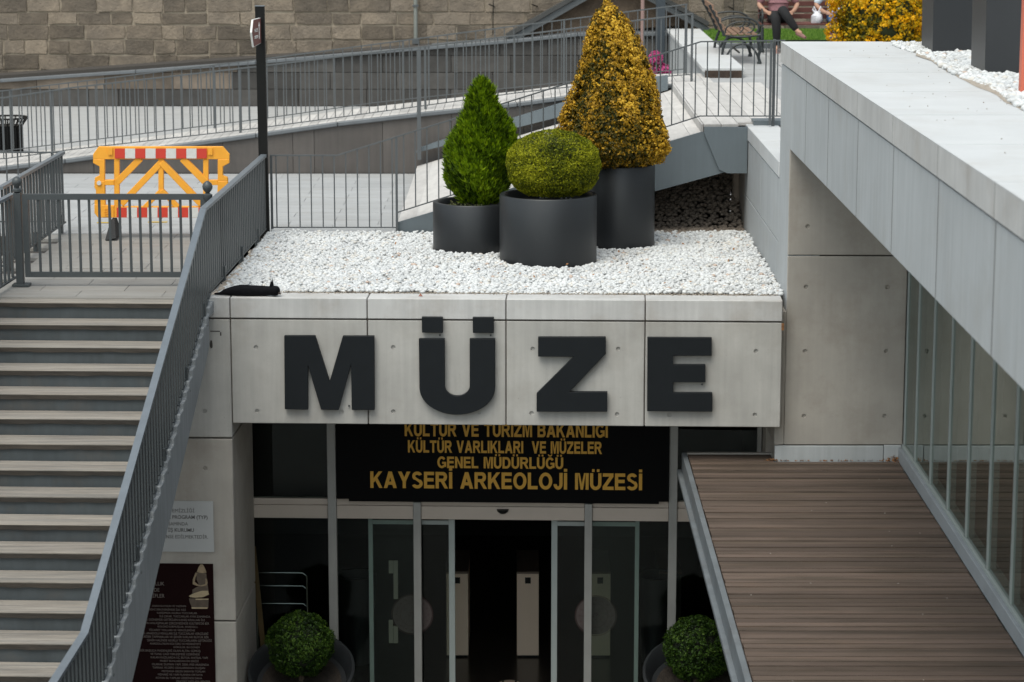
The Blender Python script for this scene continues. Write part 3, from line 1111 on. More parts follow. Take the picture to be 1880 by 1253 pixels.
tag(boxo('tall_post', METAL_F, (q.x - .025, q.x + .025, 32.5, 32.55, 4.9, 6.33)), 'tall slim grey post in front of the ramp wall', 'post')
# kerb strip in front of the fence at the back of the pebbles
for a, c in ((-2.72, -1.95), (-1.94, SX0 - .01)):
    tag(boxo('edge_board', PAVE, (a, c, 27.10, 27.2, Z0 - .1, Z0 + .03), bevel=.004), 'pale flat edging under the fence %s' % ('next to the black sign pole' if a < -2 else 'next to the boarded ramp'), 'edging', 'edging boards under the fence')

# white parapet on the terrace
pp = thing('white_parapet', 'broad white topped parapet with a broken dark near end on the terrace', 'parapet', (2.75, 34, ZU))
boxo('side_panel', CONC_SIDE, (XF, XF + .5, 33.75, 42.2, Z0 - .02, 5.94), pp)
zt = 8.6 - 357 / 4600 * 33.7
boxo('coping', ROOF, (XF - .03, XF + .53, 33.72, 42.2, 5.945, 6.0), pp, bevel=.006)
boxo('broken_end', mat('dark_brown_core', (.045, .03, .022), .95, var=.5, scale=12, bump=.8, bscale=30, bdist=.02), (XF + .0, XF + .5, 33.68, 33.75, 5.86, 5.965), pp)

# ================================================================== LAWN, KERB, BENCHES
kerb = setting('lawn_kerb', loc=(5, 39.5, ZU))
for i in range(6):
    x = 3.05 + i * 1.0
    boxo('kerb_stone', KERB, (x, x + .99, 39.45, 39.6, ZU - .02, ZU + .075), kerb, bevel=.01)
gr = MB().box(XF + .55, 9.5, 39.6, 42.98, ZU - .1, ZU + .05).build('lawn', GRASS); struct(gr)
n = 26000
P = np.stack([RNG.uniform(XF + .6, 6.2, n), RNG.uniform(39.62, 42.9, n), np.full(n, ZU + .07)], 1)
V, F = leaves(P, np.tile(np.array([[0, -1., .2]]), (n, 1)), .07, .010, jitter=.5, up=6)
soup('grass', leaf_mat('grass_blades', [(.05, .12, .012), (.10, .22, .02), (.19, .30, .05)]), None, V, F, np.repeat(RNG.random(n), 4), kind='stuff')


def bench_side_curves():
    # (forward, up) profile of a cast iron bench end, seat .43 high
    return dict(back=[(-.02, .40), (-.08, .55), (-.16, .70), (-.24, .84)],
                rear_leg=[(.03, .40), (-.02, .28), (-.05, .14), (-.03, .02)],
                front_leg=[(.46, .38), (.47, .30), (.50, .20), (.47, .10), (.50, .02)],
                arch=[(.0, .06), (.05, .18), (.14, .27), (.25, .29), (.36, .26), (.44, .17), (.49, .05)],
                seat=[(-.02, .42), (.10, .385), (.30, .39), (.50, .415)],
                arm=[(-.10, .60), (.02, .655), (.20, .67), (.36, .65), (.46, .58), (.48, .50), (.42, .42)],
                arm2=[(.0, .42), (-.01, .50), (.08, .58), (.22, .61), (.36, .60), (.42, .54), (.38, .46), (.30, .44)],
                curl=[(.20, .44), (.26, .50), (.24, .54), (.20, .53), (.21, .50)])


def make_bench(label, base, ang, length, slat_m, group):
    t = thing('park_bench', label, 'bench', base, group)
    b = Vector(base)
    fwd = Vector((math.cos(ang), math.sin(ang), 0))
    sid = Vector((-math.sin(ang), math.cos(ang), 0))
    C_ = bench_side_curves()
    for s in (0, length):
        mb = MB()
        for k, cv in C_.items():
            rr = {'back': .022, 'seat': .02, 'rear_leg': .022, 'front_leg': .024, 'arch': .018, 'arm': .016, 'arm2': .012, 'curl': .010}[k]
            ps = []
            cvv = cv
            # smooth the polyline
            for _ in range(2):
                nn = [cvv[0]]
                for p0, p1 in zip(cvv[:-1], cvv[1:]):
                    nn += [(p0[0] * .75 + p1[0] * .25, p0[1] * .75 + p1[1] * .25), (p0[0] * .25 + p1[0] * .75, p0[1] * .25 + p1[1] * .75)]
                nn.append(cvv[-1]); cvv = nn
            mb.tube([b + fwd * f + sid * s + Vector((0, 0, h)) for f, h in cvv], rr, 6)
        for f in (0.0, .49):
            mb.lathe([(.012, 0), (.034, 0.0), (.03, .03), (.015, .06)], b + fwd * f + sid * s, 8)
        mb.build('iron_end', IRON, t, smooth=True)
    for i in range(5):
        f = .03 + i * .095
        MB().bar(b + fwd * f + sid * -.02 + Vector((0, 0, .425)), b + fwd * f + sid * (length + .02) + Vector((0, 0, .425)), .075, .028).build('seat_slat', slat_m, t, bevel=.004)
    for i in range(4):
        h = .52 + i * .095
        f = lerp([.40, .55, .70, .84], [-.02, -.08, -.16, -.24], h) + .03
        MB().bar(b + fwd * f + sid * -.02 + Vector((0, 0, h)), b + fwd * f + sid * (length + .02) + Vector((0, 0, h)), .075, .026, up=fwd).build('back_slat', slat_m, t, bevel=.004)
    MB().bar(b + fwd * .2 + Vector((0, 0, .16)), b + fwd * .2 + sid * length + Vector((0, 0, .16)), .02, .02).build('tie_rod', IRON, t)
    return t


make_bench('iron bench seen from its end with tan seat slats beside the white parapet', (2.95, 36.15, ZU), 0.0, 1.45, WOODT, None)
make_bench('red brown slatted bench with two people sitting on it before the lawn', (3.70, 38.95, ZU), -math.pi / 2, 1.6, WOODB, None)


def seated_person(label, base, shirt_m, trouser_m, cross=False, arm_out=0.0, lean=0.0, hair_len=.1, skirt=False):
    """faces -Y; base = seat point under the pelvis (x, y, seat top)"""
    bx, by, bz = base
    t = thing('person', label, 'person', base)
    S = lambda x, y, z: Vector((bx + x, by + y, bz + z))
    V = [S(0, 0, .10), S(0, .02, .25), S(0, .05, .42), S(0, .05, .53), S(0, .03, .60), S(0, .0, .68), S(0, -.015, .76), S(0, .0, .82)]
    Rr = [(.13, .11), (.12, .09), (.15, .09), (.09, .07), .055, (.075, .085), (.08, .095), .05]
    E = [(0, 1), (1, 2), (2, 3), (3, 4), (4, 5), (5, 6), (6, 7)]

    def chain(frm, pts, rs):
        last = frm
        out = []
        for p, r_ in zip(pts, rs):
            V.append(p); Rr.append(r_); E.append((last, len(V) - 1)); last = len(V) - 1; out.append(last)
        return out

    if cross:
        lk = [S(-.09, -.06, .08), S(-.08, -.42, .12), S(-.06, -.44, -.10), S(-.05, -.40, -.34), S(-.05, -.47, -.40)]
        rk = [S(.09, -.06, .08), S(.02, -.42, .22), S(.10, -.50, .10), S(.24, -.52, -.10), S(.30, -.62, -.13)]
    else:
        lk = [S(-.09, -.06, .08), S(-.11, -.44, .08), S(-.11, -.46, -.16), S(-.11, -.42, -.36), S(-.12, -.54, -.40)]
        rk = [S(.09, -.06, .08), S(.13, -.44, .08), S(.13, -.46, -.16), S(.13, -.42, -.36), S(.14, -.54, -.40)]
    rs = [.085, .062, .055, .038, .030]
    a = chain(0, lk, rs); c = chain(0, rk, rs)
    arms = []
    for sgn in (-1, 1):
        e_ = [S(sgn * .17, .05, .50), S(sgn * (.24 + arm_out), .02, .27), S(sgn * (.17 + arm_out * .6), -.20, .16), S(sgn * (.13 + arm_out * .4), -.27, .16)]
        k = chain(3, e_, [.055, .042, .030, .028])
        for fi in range(5):
            if fi == 4:
                chain(k[2], [e_[3] + Vector((-sgn * .035, .0, .01)), e_[3] + Vector((-sgn * .05, -.03, .0))], [.011, .009])
            else:
                dx = (fi - 1.5) * .019
                L_ = (.055, .068, .064, .05)[fi]
                chain(k[3], [e_[3] + Vector((dx, -.03, 0)), e_[3] + Vector((dx, -.03 - L_ * .6, -.008)), e_[3] + Vector((dx, -.03 - L_, -.03))], [.010, .009, .008])
        arms.append(e_)
    skin_mesh('body', SKIN, t, V, E, Rr, sub=1)
    # trousers
    tv = [S(0, 0, .10), *lk[:4], *rk[:4], S(0, .02, .22)]
    skin_mesh('trousers', trouser_m, t, tv, [(0, 1), (1, 2), (2, 3), (3, 4), (0, 5), (5, 6), (6, 7), (7, 8), (0, 9)],
              [(.15, .13), .10, .082, .072, .055, .10, .082, .072, .055, (.13, .11)], sub=2)
    sv = [S(0, .02, .16), S(0, .02, .28), S(0, .05, .43), S(0, .05, .53), arms[0][0], arms[0][1], arms[1][0], arms[1][1], S(0, -.03, .10)]
    skin_mesh('shirt', shirt_m, t, sv, [(0, 1), (1, 2), (2, 3), (3, 4), (4, 5), (3, 6), (6, 7), (0, 8)],
              [(.16, .13), (.15, .115), (.17, .115), (.11, .09), .075, .058, .075, .058, (.17, .14)], sub=2)
    # hair, face
    hv = [S(0, .03, .70), S(0, .045, .78), S(0, .02, .84), S(0, .06, .70 - hair_len)]
    skin_mesh('hair', HAIR, t, hv, [(0, 1), (1, 2), (0, 3)], [(.085, .08), (.09, .09), (.06, .06), (.07, .04)], sub=2)
    MB().tube([S(0, -.10, .735), S(0, -.122, .705), S(0, -.10, .70)], [.008, .015, .012], 6).build('nose', SKIN, t, smooth=True)
    for sgn in (-1, 1):
        MB().tube([S(sgn * .032, -.098, .745), S(sgn * .032, -.106, .745)], [.012, .008], 8).build('eye', mat('eye', (.05, .035, .03), .3), t, smooth=True)
        MB().tube([S(sgn * .085, .0, .70), S(sgn * .095, .01, .745)], [.012, .016], 6).build('ear', SKIN, t, smooth=True)
    MB().bar(S(-.022, -.100, .668), S(.022, -.100, .668), .01, .008).build('mouth', mat('lips', (.30, .09, .08), .5), t)
    for pts in (lk, rk):
        d = (pts[4] - pts[3]).normalized()
        MB().tube([pts[3] + Vector((0, 0, -.035)), pts[4] + Vector((0, 0, -.03)), pts[4] + d * .10 + Vector((0, 0, -.035))], [.030, .034, .022], 8).build('sandal', mat('tan_sandal', (.25, .13, .11), .6), t, smooth=True)
    return t


zseat = ZU + .44
p1 = onY(1428, 40, 38.75)
seated_person('person in black trousers with crossed legs and a mauve checked shirt', (p1.x, 38.74, zseat), CLOTHP, CLOTHB, cross=True, arm_out=.06)
p2 = onY(1537, 40, 38.75)
seated_person('person in a pale blue shirt and jeans half behind the yellow shrub', (p2.x, 38.74, zseat), CLOTHW, JEANS, arm_out=.10, hair_len=.02)
bc = onY(1501, 38, 38.55)
bag = thing('carrier_bag', 'crumpled white plastic carrier bag on the bench beside the seated person', 'bag', (bc.x, 38.6, zseat))
mb = MB().lathe([(.02, .0), (.085, .0), (.10, .05), (.09, .11), (.05, .15), (.03, .17)], (bc.x, 38.6, zseat), 14)
mb.v = [(x + random.uniform(-.012, .012), y + random.uniform(-.012, .012), z_ + random.uniform(-.004, .01)) for x, y, z_ in mb.v]
mb.build('sack', PLASTIC, bag, smooth=True)
for s in (-1, 1):
    MB().tube([(bc.x + s * .03, 38.6, zseat + .15), (bc.x + s * .07, 38.6, zseat + .20), (bc.x + s * .055, 38.6, zseat + .25), (bc.x + s * .02, 38.6, zseat + .18)], [.018, .016, .014, .012], 6).build('handle', PLASTIC, bag, smooth=True)

# yellow flowering shrub behind the side roof
ys = onY(1602, 60, 38.0)
sh = thing('yellow_shrub', 'round shrub covered in bright yellow leaves behind the side roof', 'shrub', (ys.x, 37.2, ZU))
YEL = leaf_mat('yellow_leaves', [(.05, .055, .004), (.22, .17, .006), (.55, .33, .004), (.82, .46, .004), (.88, .44, .004)])
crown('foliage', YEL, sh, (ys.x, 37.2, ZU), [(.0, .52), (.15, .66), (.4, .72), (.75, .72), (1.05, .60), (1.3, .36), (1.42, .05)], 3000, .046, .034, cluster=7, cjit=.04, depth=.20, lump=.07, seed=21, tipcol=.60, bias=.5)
MB().lathe([(.40, .05), (.52, .4), (.52, .75), (.40, 1.05), (.1, 1.2)], (ys.x, 37.2, ZU), 20).build('shade_core', mat('core_shade_green', (.03, .04, .012), .9), sh)  # solid dark core, shade inside the crown put into its colour
# pink flowers
for i, (px, py, rr) in enumerate(((1203, 108, .10), (1196, 132, .11), (1216, 134, .13))):
    p = onY(px, py, 36.5)
    f = thing('pink_flowers', ('small clump of pink flowers topmost behind the railing', 'pink flower clump close to the golden cone bush', 'broad pink flower clump nearest the white parapet')[i], 'flowers', (p.x, 36.5, p.z - rr), 'pink flowers beyond the railing')
    crown('petals', PINK, f, (p.x, 36.5, p.z - rr), [(0, rr * .7), (rr, rr * 1.1), (rr * 1.8, rr * .7), (rr * 2.1, .02)], 700, .04, .035, depth=.08, lump=.1, seed=30 + i)
    MB().tube([(p.x, 36.5, Z0), (p.x + .01, 36.5, p.z)], [.04, .08], 8).build('stem', mat('leafy_stem', (.04, .06, .02), .9), f)

# ================================================================== LEFT: BIN, SIGN POLE, BARRIER, RAILINGS
p = onZ(14, 282, Z0)
bn = thing('litter_bin', 'black slatted round litter bin with a flared rim behind the ramp railing', 'bin', (p.x, p.y, Z0))
bx, by = p.x, p.y
MB().lathe([(.20, .02), (.20, .40)], (bx, by, Z0), 20).build('liner', BLACKM, bn, smooth=True)
for k in range(24):
    t_ = 2 * math.pi * k / 24
    c_, s_ = math.cos(t_), math.sin(t_)
    MB().tube([(bx + .21 * c_, by + .21 * s_, Z0), (bx + .21 * c_, by + .21 * s_, Z0 + .38), (bx + .29 * c_, by + .29 * s_, Z0 + .50)], .012, 5).build('slat', BLACKM, bn)
MB().tube([(bx + .29 * math.cos(k * math.pi / 12), by + .29 * math.sin(k * math.pi / 12), Z0 + .505) for k in range(25)], .015, 6).build('rim', BLACKM, bn, smooth=True)

sp = onZ(487, 432, Z0)
sg = thing('sign_pole', 'tall square black pole carrying a small brown direction sign', 'sign', (sp.x, sp.y, Z0))
lean = (onY(477, 12, sp.y).x - sp.x)
zt = onY(477, 12, sp.y).z
mb = MB()
wd = .048
mb.add([(sp.x + i * wd + (lean if k else 0), sp.y + j * wd, zt if k else Z0 - .05) for k in (0, 1) for i, j in ((-1, -1), (1, -1), (1, 1), (-1, 1))],
       [(3, 2, 1, 0), (4, 5, 6, 7), (0, 1, 5, 4), (1, 2, 6, 5), (2, 3, 7, 6), (3, 0, 4, 7)])
mb.build('pole', BLACKM, sg, bevel=.004)
boxo('cap', METAL_L, (sp.x + lean - .052, sp.x + lean + .052, sp.y - .052, sp.y + .052, zt + .001, zt + .008), sg)
# arrow-shaped sign turned nearly edge on
ys_ = sp.y - .06
def SG(a, b_, d):   # a along the sign, b up, d thickness
    c_ = Vector((sp.x + lean * .9 + .0, sp.y - .05, 0))
    dr = Vector((-.115, -1.0, 0)).normalized()
    nn = Vector((1.0, -.115, 0)).normalized()
    q_ = c_ + dr * a + nn * d
    return (q_.x - .01, q_.y, b_)
zc = onY(470, 57, sp.y - .2).z
outline = [(.0, zc + .13), (.36, zc + .13), (.44, zc + .0), (.36, zc - .16), (.0, zc - .14)]
MB().prism(outline, .0, .02, SG).build('sign_back', SIGNW, sg)
MB().prism([(a * .96 + .007, zc + (b_ - zc) * .96) for a, b_ in outline], .0202, .024, SG).build('sign_face', SIGNB, sg)
MB().prism([(.06, zc + .05), (.10, zc + .09), (.14, zc + .05), (.115, zc + .05), (.115, zc - .09), (.085, zc - .09), (.085, zc + .05)], .0242, .026, SG).build('arrow', SIGNW, sg)
for i, zz in enumerate((zc + .015, zc - .055)):
    text('lettering', ('MÜZE', 'MUSEUM')[i], SIGNW, sg, .16, .33, zz - .02, zz + .015, 0, T=lambda u, v, z_: SG(.49 - u, z_, .0245 - v * 1.0), ext=.001)

# barrier
YB = 26.85
def BZ(a, b_, d):
    p_ = onY(a / 3.76, 250 + b_ / 3.76, YB)
    return (p_.x, YB + d, p_.z)
bp0 = onZ(207, 436, Z0)
ba = thing('road_barrier', 'orange plastic road barrier with red and white reflector stripes', 'barrier', (bp0.x, YB, Z0))
mbp = MB()
_k = [0]
def bpoly(pl):
    _k[0] += 1
    e = .0015 * (_k[0] % 9)
    mbp.prism([(a, 562 - (562 - b_) * 1.0) for a, b_ in pl], -.025 - e, .025 + e, BZ)
def bline(x0, y0, x1, y1, wd_):
    dx, dy = x1 - x0, y1 - y0
    L_ = math.hypot(dx, dy); nx, ny = -dy / L_ * wd_ / 2, dx / L_ * wd_ / 2
    bpoly([(x0 + nx, y0 + ny), (x1 + nx, y1 + ny), (x1 - nx, y1 - ny), (x0 - nx, y0 - ny)])
mir = lambda pl: [(2230 - a, b_) for a, b_ in pl][::-1]
bpoly([(682, 72), (1538, 72), (1585, 125), (1585, 160), (645, 160), (645, 125)])
for pl in ([(645, 160), (725, 160), (725, 310), (655, 310), (658, 285), (690, 270), (690, 210), (645, 185)],
           [(655, 310), (725, 310), (730, 480), (700, 480), (655, 470), (655, 440), (665, 430), (665, 370), (655, 355)],
           [(655, 470), (790, 480), (790, 562), (680, 562), (655, 530)],
           [(725, 302), (790, 302), (790, 338), (725, 338)], [(790, 160), (826, 160), (826, 484), (790, 484)]):
    bpoly(pl); bpoly(mir(pl))
for sgn in (0, 1):
    mx_ = (lambda a: 2230 - a) if sgn else (lambda a: a)
    bline(mx_(970), 155, mx_(808), 320, 46)
    bline(mx_(1115), 180, mx_(838), 470, 44)
    bline(mx_(1115), 375, mx_(1000), 492, 32)
bline(1113, 160, 1113, 400, 36)
bpoly([(790, 484), (1440, 484), (1440, 562), (790, 562)])
mbp.build('frame', ORANGE, ba, bevel=.004)
for row_, (xa, ya, yb) in enumerate(((797, 84, 152), (810, 491, 559))):
    n_ = 9 if row_ == 0 else 9
    for i in range(n_):
        w_ = 70.5
        MB().prism([(xa + i * w_, ya), (xa + (i + 1) * w_ - 1, ya), (xa + (i + 1) * w_ - 1, yb), (xa + i * w_, yb)], -.046, -.040, BZ).build('reflector', RED if i % 2 == 0 else WHITE, ba)
for xx in (765, 1455):
    MB().prism([(xx - 16, 78), (xx + 16, 78), (xx + 16, 128), (xx - 16, 128)], -.046, -.039, BZ).build('clip', ORANGE, ba, bevel=.002)
cl = BZ(688, 322, -.045)
MB().tube([(cl[0], YB - .03, cl[2]), (cl[0], YB - .048, cl[2])], .024, 16).build('round_plug', WHITE, ba)
for i in range(4):
    MB().prism([(725, 498 + i * 16), (768, 494 + i * 16), (768, 502 + i * 16), (725, 506 + i * 16)], -.044, -.038, BZ).build('grip_rib', ORANGE, ba)
for xx in (785, 1446):
    f0 = BZ(xx, 565, 0)
    MB().prism([(xx - 40, 712), (xx + 38, 690), (xx + 16, 570), (xx - 14, 570)], -.20, .20, lambda a, b_, d: (BZ(a, b_, 0)[0], YB + d * (.35 if b_ < 600 else 1), max(BZ(a, b_, 0)[2], Z0))).build('rubber_foot', RUBBER, ba, bevel=.006)

YELM = mat('worn_yellow_paint', (.50, .33, .05), .8, var=.3, scale=30)
for a_, b_, yy_ in ((178, 202, 409), (272, 306, 408)):
    p0, p1_ = onZ(a_, yy_, Z0), onZ(b_, yy_ + 1, Z0)
    struct(MB().box(p0.x, p1_.x, p0.y - .04, p0.y + .04, Z0, Z0 + .001).build('yellow_marking', YELM))

# railings of the stair head and flight
HM, HB = METAL_L, METAL


def rail_f(name, label, u, vt, zt_, vb, zb_, v0, v1, gap=.15, posts=(), m_b=HB):
    ft_ = lambda s: lerp(vt, zt_, s)
    fb_ = lambda s: lerp(vb, zb_, s)
    kn = sorted(set([v0, v1] + [k for k in list(vt) + list(vb) if v0 < k < v1]))
    P_ = lambda s: tuple(FW(u, s, 0)[:2])
    x, y = P_(v0)
    t = thing(name, label, 'railing', (x, y, fb_(v0)), None)
    kt = sorted(set([v0, v1] + [k for k in vt if v0 < k < v1]))
    for a, b in zip(kt[:-1], kt[1:]):
        piece_ab('handrail', HM, t, (*P_(a), ft_(a)), (*P_(b), ft_(b)), .06, .03)
    kb = sorted(set([v0, v1] + [k for k in vb if v0 < k < v1]))
    for a, b in zip(kb[:-1], kb[1:]):
        piece_ab('bottom_rail', m_b, t, (*P_(a), fb_(a)), (*P_(b), fb_(b)), .03, .016)
    s = v0 + gap / 2
    while s < v1:
        px, py = P_(s)
        a, b = fb_(s) + .008, ft_(s) - .016
        piece('bar', m_b, t, (px, py, (a + b) / 2), (.020, .060, b - a), -AF)
        s += gap
    for s in posts:
        px, py = P_(s)
        a, b = fb_(s) - .10, fb_(s) + .10
        boxo('bracket', m_b, (px - .02, px + .025, py - .03, py + .03, a, b), t)
        boxo('foot_plate', m_b, (px - .03, px + .045, py - .05, py + .05, a - .012, a + .0), t)
    return t


rail_f('stair_railing', 'long grey bar railing down the flight beside the entrance', -2.90,
       [-7.5, -5.91, -.214, 4.0], [3.23, 3.266, 5.546, 5.575], [-7.5, -5.9, -5.337, -.3, 0.1, 4.0], [2.50, 2.50, 2.725, 4.62, 4.74, 4.78], -7.5, 3.95, .125, posts=(-6.4, -5.1, -3.9, -2.6, -1.4, -.35, .9, 2.1, 3.3))
# left hand railings
def rail_x(name, label, xa, xb, ya, yb, gap=.15, zt_=Z0 + .86):
    t = thing(name, label, 'railing', (xa, ya, Z0))
    L_ = math.hypot(xb - xa, yb - ya)
    pa, pb = Vector((xa, ya, 0)), Vector((xb, yb, 0))
    up = Vector((0, 0, 1))
    piece_ab('handrail', HM, t, pa + up * zt_, pb + up * zt_, .055, .03)
    piece_ab('bottom_rail', HB, t, pa + up * (Z0 + .09), pb + up * (Z0 + .09), .03, .016)
    n_ = int(L_ / gap)
    for i in range(n_):
        q_ = pa + (pb - pa) * ((i + .5) / n_)
        piece('bar', HB, t, (q_.x, q_.y, (Z0 + .1 + zt_ - .015) / 2), (.020, .042, zt_ - .015 - Z0 - .1), math.atan2(yb - ya, xb - xa) - math.pi / 2)
    for f_ in (.08, .5, .93):
        q_ = pa + (pb - pa) * f_
        boxo('bracket', HB, (q_.x - .025, q_.x + .02, q_.y - .03, q_.y + .03, Z0 - .0, Z0 + .2), t)
    return t


rail_x('landing_railing', 'grey bar railing on the far side of the stair landing behind the gate', -5.075, -5.03, 24.3, 27.45)
t = thing('flight_railing', 'grey bar railing running down from the gate post out of frame', 'railing', (-4.86, 23.9, Z0))
for a, b in (((-4.86, 23.85, 5.55), (-4.92, 22.6, 5.55)), ((-4.92, 22.6, 5.55), (-5.1, 17.0, 3.2))):
    piece_ab('handrail', HM, t, a, b, .055, .03)
    piece_ab('bottom_rail', HB, t, (a[0], a[1], a[2] - .80), (b[0], b[1], b[2] - .80), .03, .016)
s = 23.75
while s > 17.2:
    zz = lerp([17.0, 22.6, 24], [3.2, 5.55, 5.55], s)
    piece('bar', HB, t, (lerp([17, 22.6, 24], [-5.1, -4.92, -4.86], s), s, zz - .40), (.020, .042, .77))
    s -= .15
railing('back_fence', 'low grey bar fence closing the far left of the plaza', lambda s: (s, 27.5), lambda s: 5.55, lambda s: 4.78, (-7.6, -5.06, [-7.6, -5.06], .125), .014, .014, .03, .016, METAL_F, METAL_F, posts=(-7.5, -6.3), post_w=.03)
MB().lathe([(.04, 0), (.04, .45), (.035, .5), (.01, .52)], (-5.04, 24.35, 5.05 - .0), 12)
# gate
gx0, gx1, gy = onZ(38, 525, Z0).x, -2.99, 23.67
ga = thing('gate', 'low grey metal gate with ball topped post across the stair head', 'gate', (gx0, gy, Z0))
boxo('gate_post', HB, (gx0 - .035, gx0 + .035, gy - .035, gy + .035, Z0, Z0 + .90), ga, bevel=.004)
boxo('base_plate', HB, (gx0 - .07, gx0 + .09, gy - .07, gy + .07, Z0, Z0 + .02), ga)
MB().lathe([(.02, .90), (.045, .91), (.045, .93), (.018, .945), (.022, .955), (.045, .98), (.05, 1.0), (.042, 1.03), (.015, 1.05)], (gx0, gy, Z0), 16).build('ball_finial', HB, ga, smooth=True)
gz0, gz1 = Z0 + .085, Z0 + .885
boxo('stile', HB, (gx0 + .05, gx0 + .10, gy - .018, gy + .018, gz0, gz1), ga)
boxo('stile', HB, (gx1 - .05, gx1, gy - .018, gy + .018, gz0, gz1), ga)
boxo('top_bar', HB, (gx0 + .101, gx1 - .051, gy - .02, gy + .02, gz1 - .055, gz1), ga)
boxo('bottom_bar', HB, (gx0 + .101, gx1 - .051, gy - .02, gy + .02, gz0, gz0 + .05), ga)
n_ = 16
for i in range(n_):
    x = gx0 + .10 + (gx1 - .05 - gx0 - .10) * (i + 1) / (n_ + 1)
    piece('bar', HB, ga, (x, gy, (gz0 + .05 + gz1 - .055) / 2), (.024, .014, gz1 - gz0 - .105))
fp = onY(381, 350, gy)
boxo('gate_post', HB, (-2.965, -2.915, gy - .03, gy + .03, Z0, Z0 + .80), ga)
MB().lathe([(.02, .80), (.045, .84), (.045, .88), (.018, .895), (.045, .93), (.05, .955), (.042, .985), (.012, 1.01)], (fp.x, gy, Z0), 16).build('ball_finial', HB, ga, smooth=True)

# edging stones beside the railing
ed = setting('bed_edging', loc=(-2.8, 25, Z0))
v = .2
while v < 4.1:
    u = -2.855 + random.uniform(-.02, .02)
    s_ = random.uniform(.10, .17)
    mb = MB()
    c_ = FW(u, v, Z0)
    mb.lathe([(.02, 0), (.042, .0), (.046, .025), (.03, .045), (.008, .05)], (0, 0, 0), 9)
    a_ = random.uniform(.7, 1.1)
    mb.v = [(c_.x + x * 1.1 + random.uniform(-.01, .01), c_.y + y * 1.4 + random.uniform(-.01, .01), Z0 - .02 + z_ * a_ + random.uniform(-.008, .008)) for x, y, z_ in mb.v]
    mb.build('edging_stone', CLINK, ed, smooth=True)
    v += s_ + .07

# ================================================================== STAIRS
st = thing('staircase', 'wide outdoor stairs with worn timber treads and dark slate risers', 'stairs', (-4, 22.8, Z0))
RS, TS = .145, .340
v0s = -.215
uL, uR = -5.15, -2.955
zl = Z0 - .02
TF = FW
def fz(u):   # stair front follows the world X direction, not the facade: small correction
    return 0.0
boxo('landing_edge', PAVEN, (uL, uR, v0s + .20, v0s + .42, zl - .03, zl + .012), st, T=FW)
for n_ in range(17):
    zt_ = zl - n_ * RS
    va = v0s - n_ * TS       # front edge of tread n
    off = random.uniform(-.003, .003)
    # two boards and the nosing face
    back = va + TS - .005 if n_ else va + .2
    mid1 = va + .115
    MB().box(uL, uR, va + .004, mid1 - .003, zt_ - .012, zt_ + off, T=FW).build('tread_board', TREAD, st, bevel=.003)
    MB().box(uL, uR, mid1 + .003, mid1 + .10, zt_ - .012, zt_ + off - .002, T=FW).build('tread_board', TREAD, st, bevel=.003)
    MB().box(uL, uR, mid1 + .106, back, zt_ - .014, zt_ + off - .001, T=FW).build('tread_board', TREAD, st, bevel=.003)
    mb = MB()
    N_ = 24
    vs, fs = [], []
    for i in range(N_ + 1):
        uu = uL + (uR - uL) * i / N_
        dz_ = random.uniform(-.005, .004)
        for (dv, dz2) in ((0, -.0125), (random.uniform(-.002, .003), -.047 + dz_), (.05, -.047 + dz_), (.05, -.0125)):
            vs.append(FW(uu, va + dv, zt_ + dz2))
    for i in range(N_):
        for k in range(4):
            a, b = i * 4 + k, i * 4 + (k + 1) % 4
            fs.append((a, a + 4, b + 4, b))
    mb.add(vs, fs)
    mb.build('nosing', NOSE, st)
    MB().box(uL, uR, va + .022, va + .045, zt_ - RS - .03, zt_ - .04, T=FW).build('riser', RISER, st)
# landing beyond the flight
zland = zl - 17 * RS
boxo('lower_landing', PAVEN, (uL, uR, -9.5, v0s - 17 * TS + TS + .02, zland - .2, zland), st, T=FW)
MB().prism([(v0s + .3, zl - .30), (v0s + .3, zl - .62), (-6.1, 1.85), (-9.5, 1.85), (-9.5, 2.0), (-6.1, 2.0)], -5.15, -2.96, lambda a, b_, d: FW(d, a, b_)).build('stair_slab', CONC_PIER, st)
boxo('landing_slab', CONC_PIER, (-5.3, -2.96, -.05, 4.2, Z0 - .62, Z0 - .06), st, T=FW)
# stringer on the entrance side
top = [(4.1, 4.65), (-.10, 4.66)]
vv_ = -.10
while vv_ > -5.9:                      # stepped upper edge
    za_ = lerp([-6.1, -5.34, -.10], [2.40, 2.70, 4.66], vv_)
    top += [(vv_ - .002, za_ - .012), (vv_ - .165, za_ - .022)]
    vv_ -= .17
top += [(-6.1, 2.40), (-9.5, 2.40)]
botm = [(-9.5, 1.72), (-6.1, 1.72), (-4.41, 2.43), (-.42, 4.22), (-.30, 4.30), (-.30, 4.55), (4.1, 4.55)]
MB().prism(top + botm, -2.95, -2.855, lambda a, b_, d: FW(d, a, b_)).build('stringer', STRING, st, bevel=.006)
MB().prism([(-.3, 4.9), (-6.2, 2.45), (-9.5, 2.45), (-9.5, 1.6), (-6.2, 1.6), (-.3, 4.1)], -5.30, -5.155, lambda a, b_, d: FW(d, a, b_)).build('stringer', STRING, st)

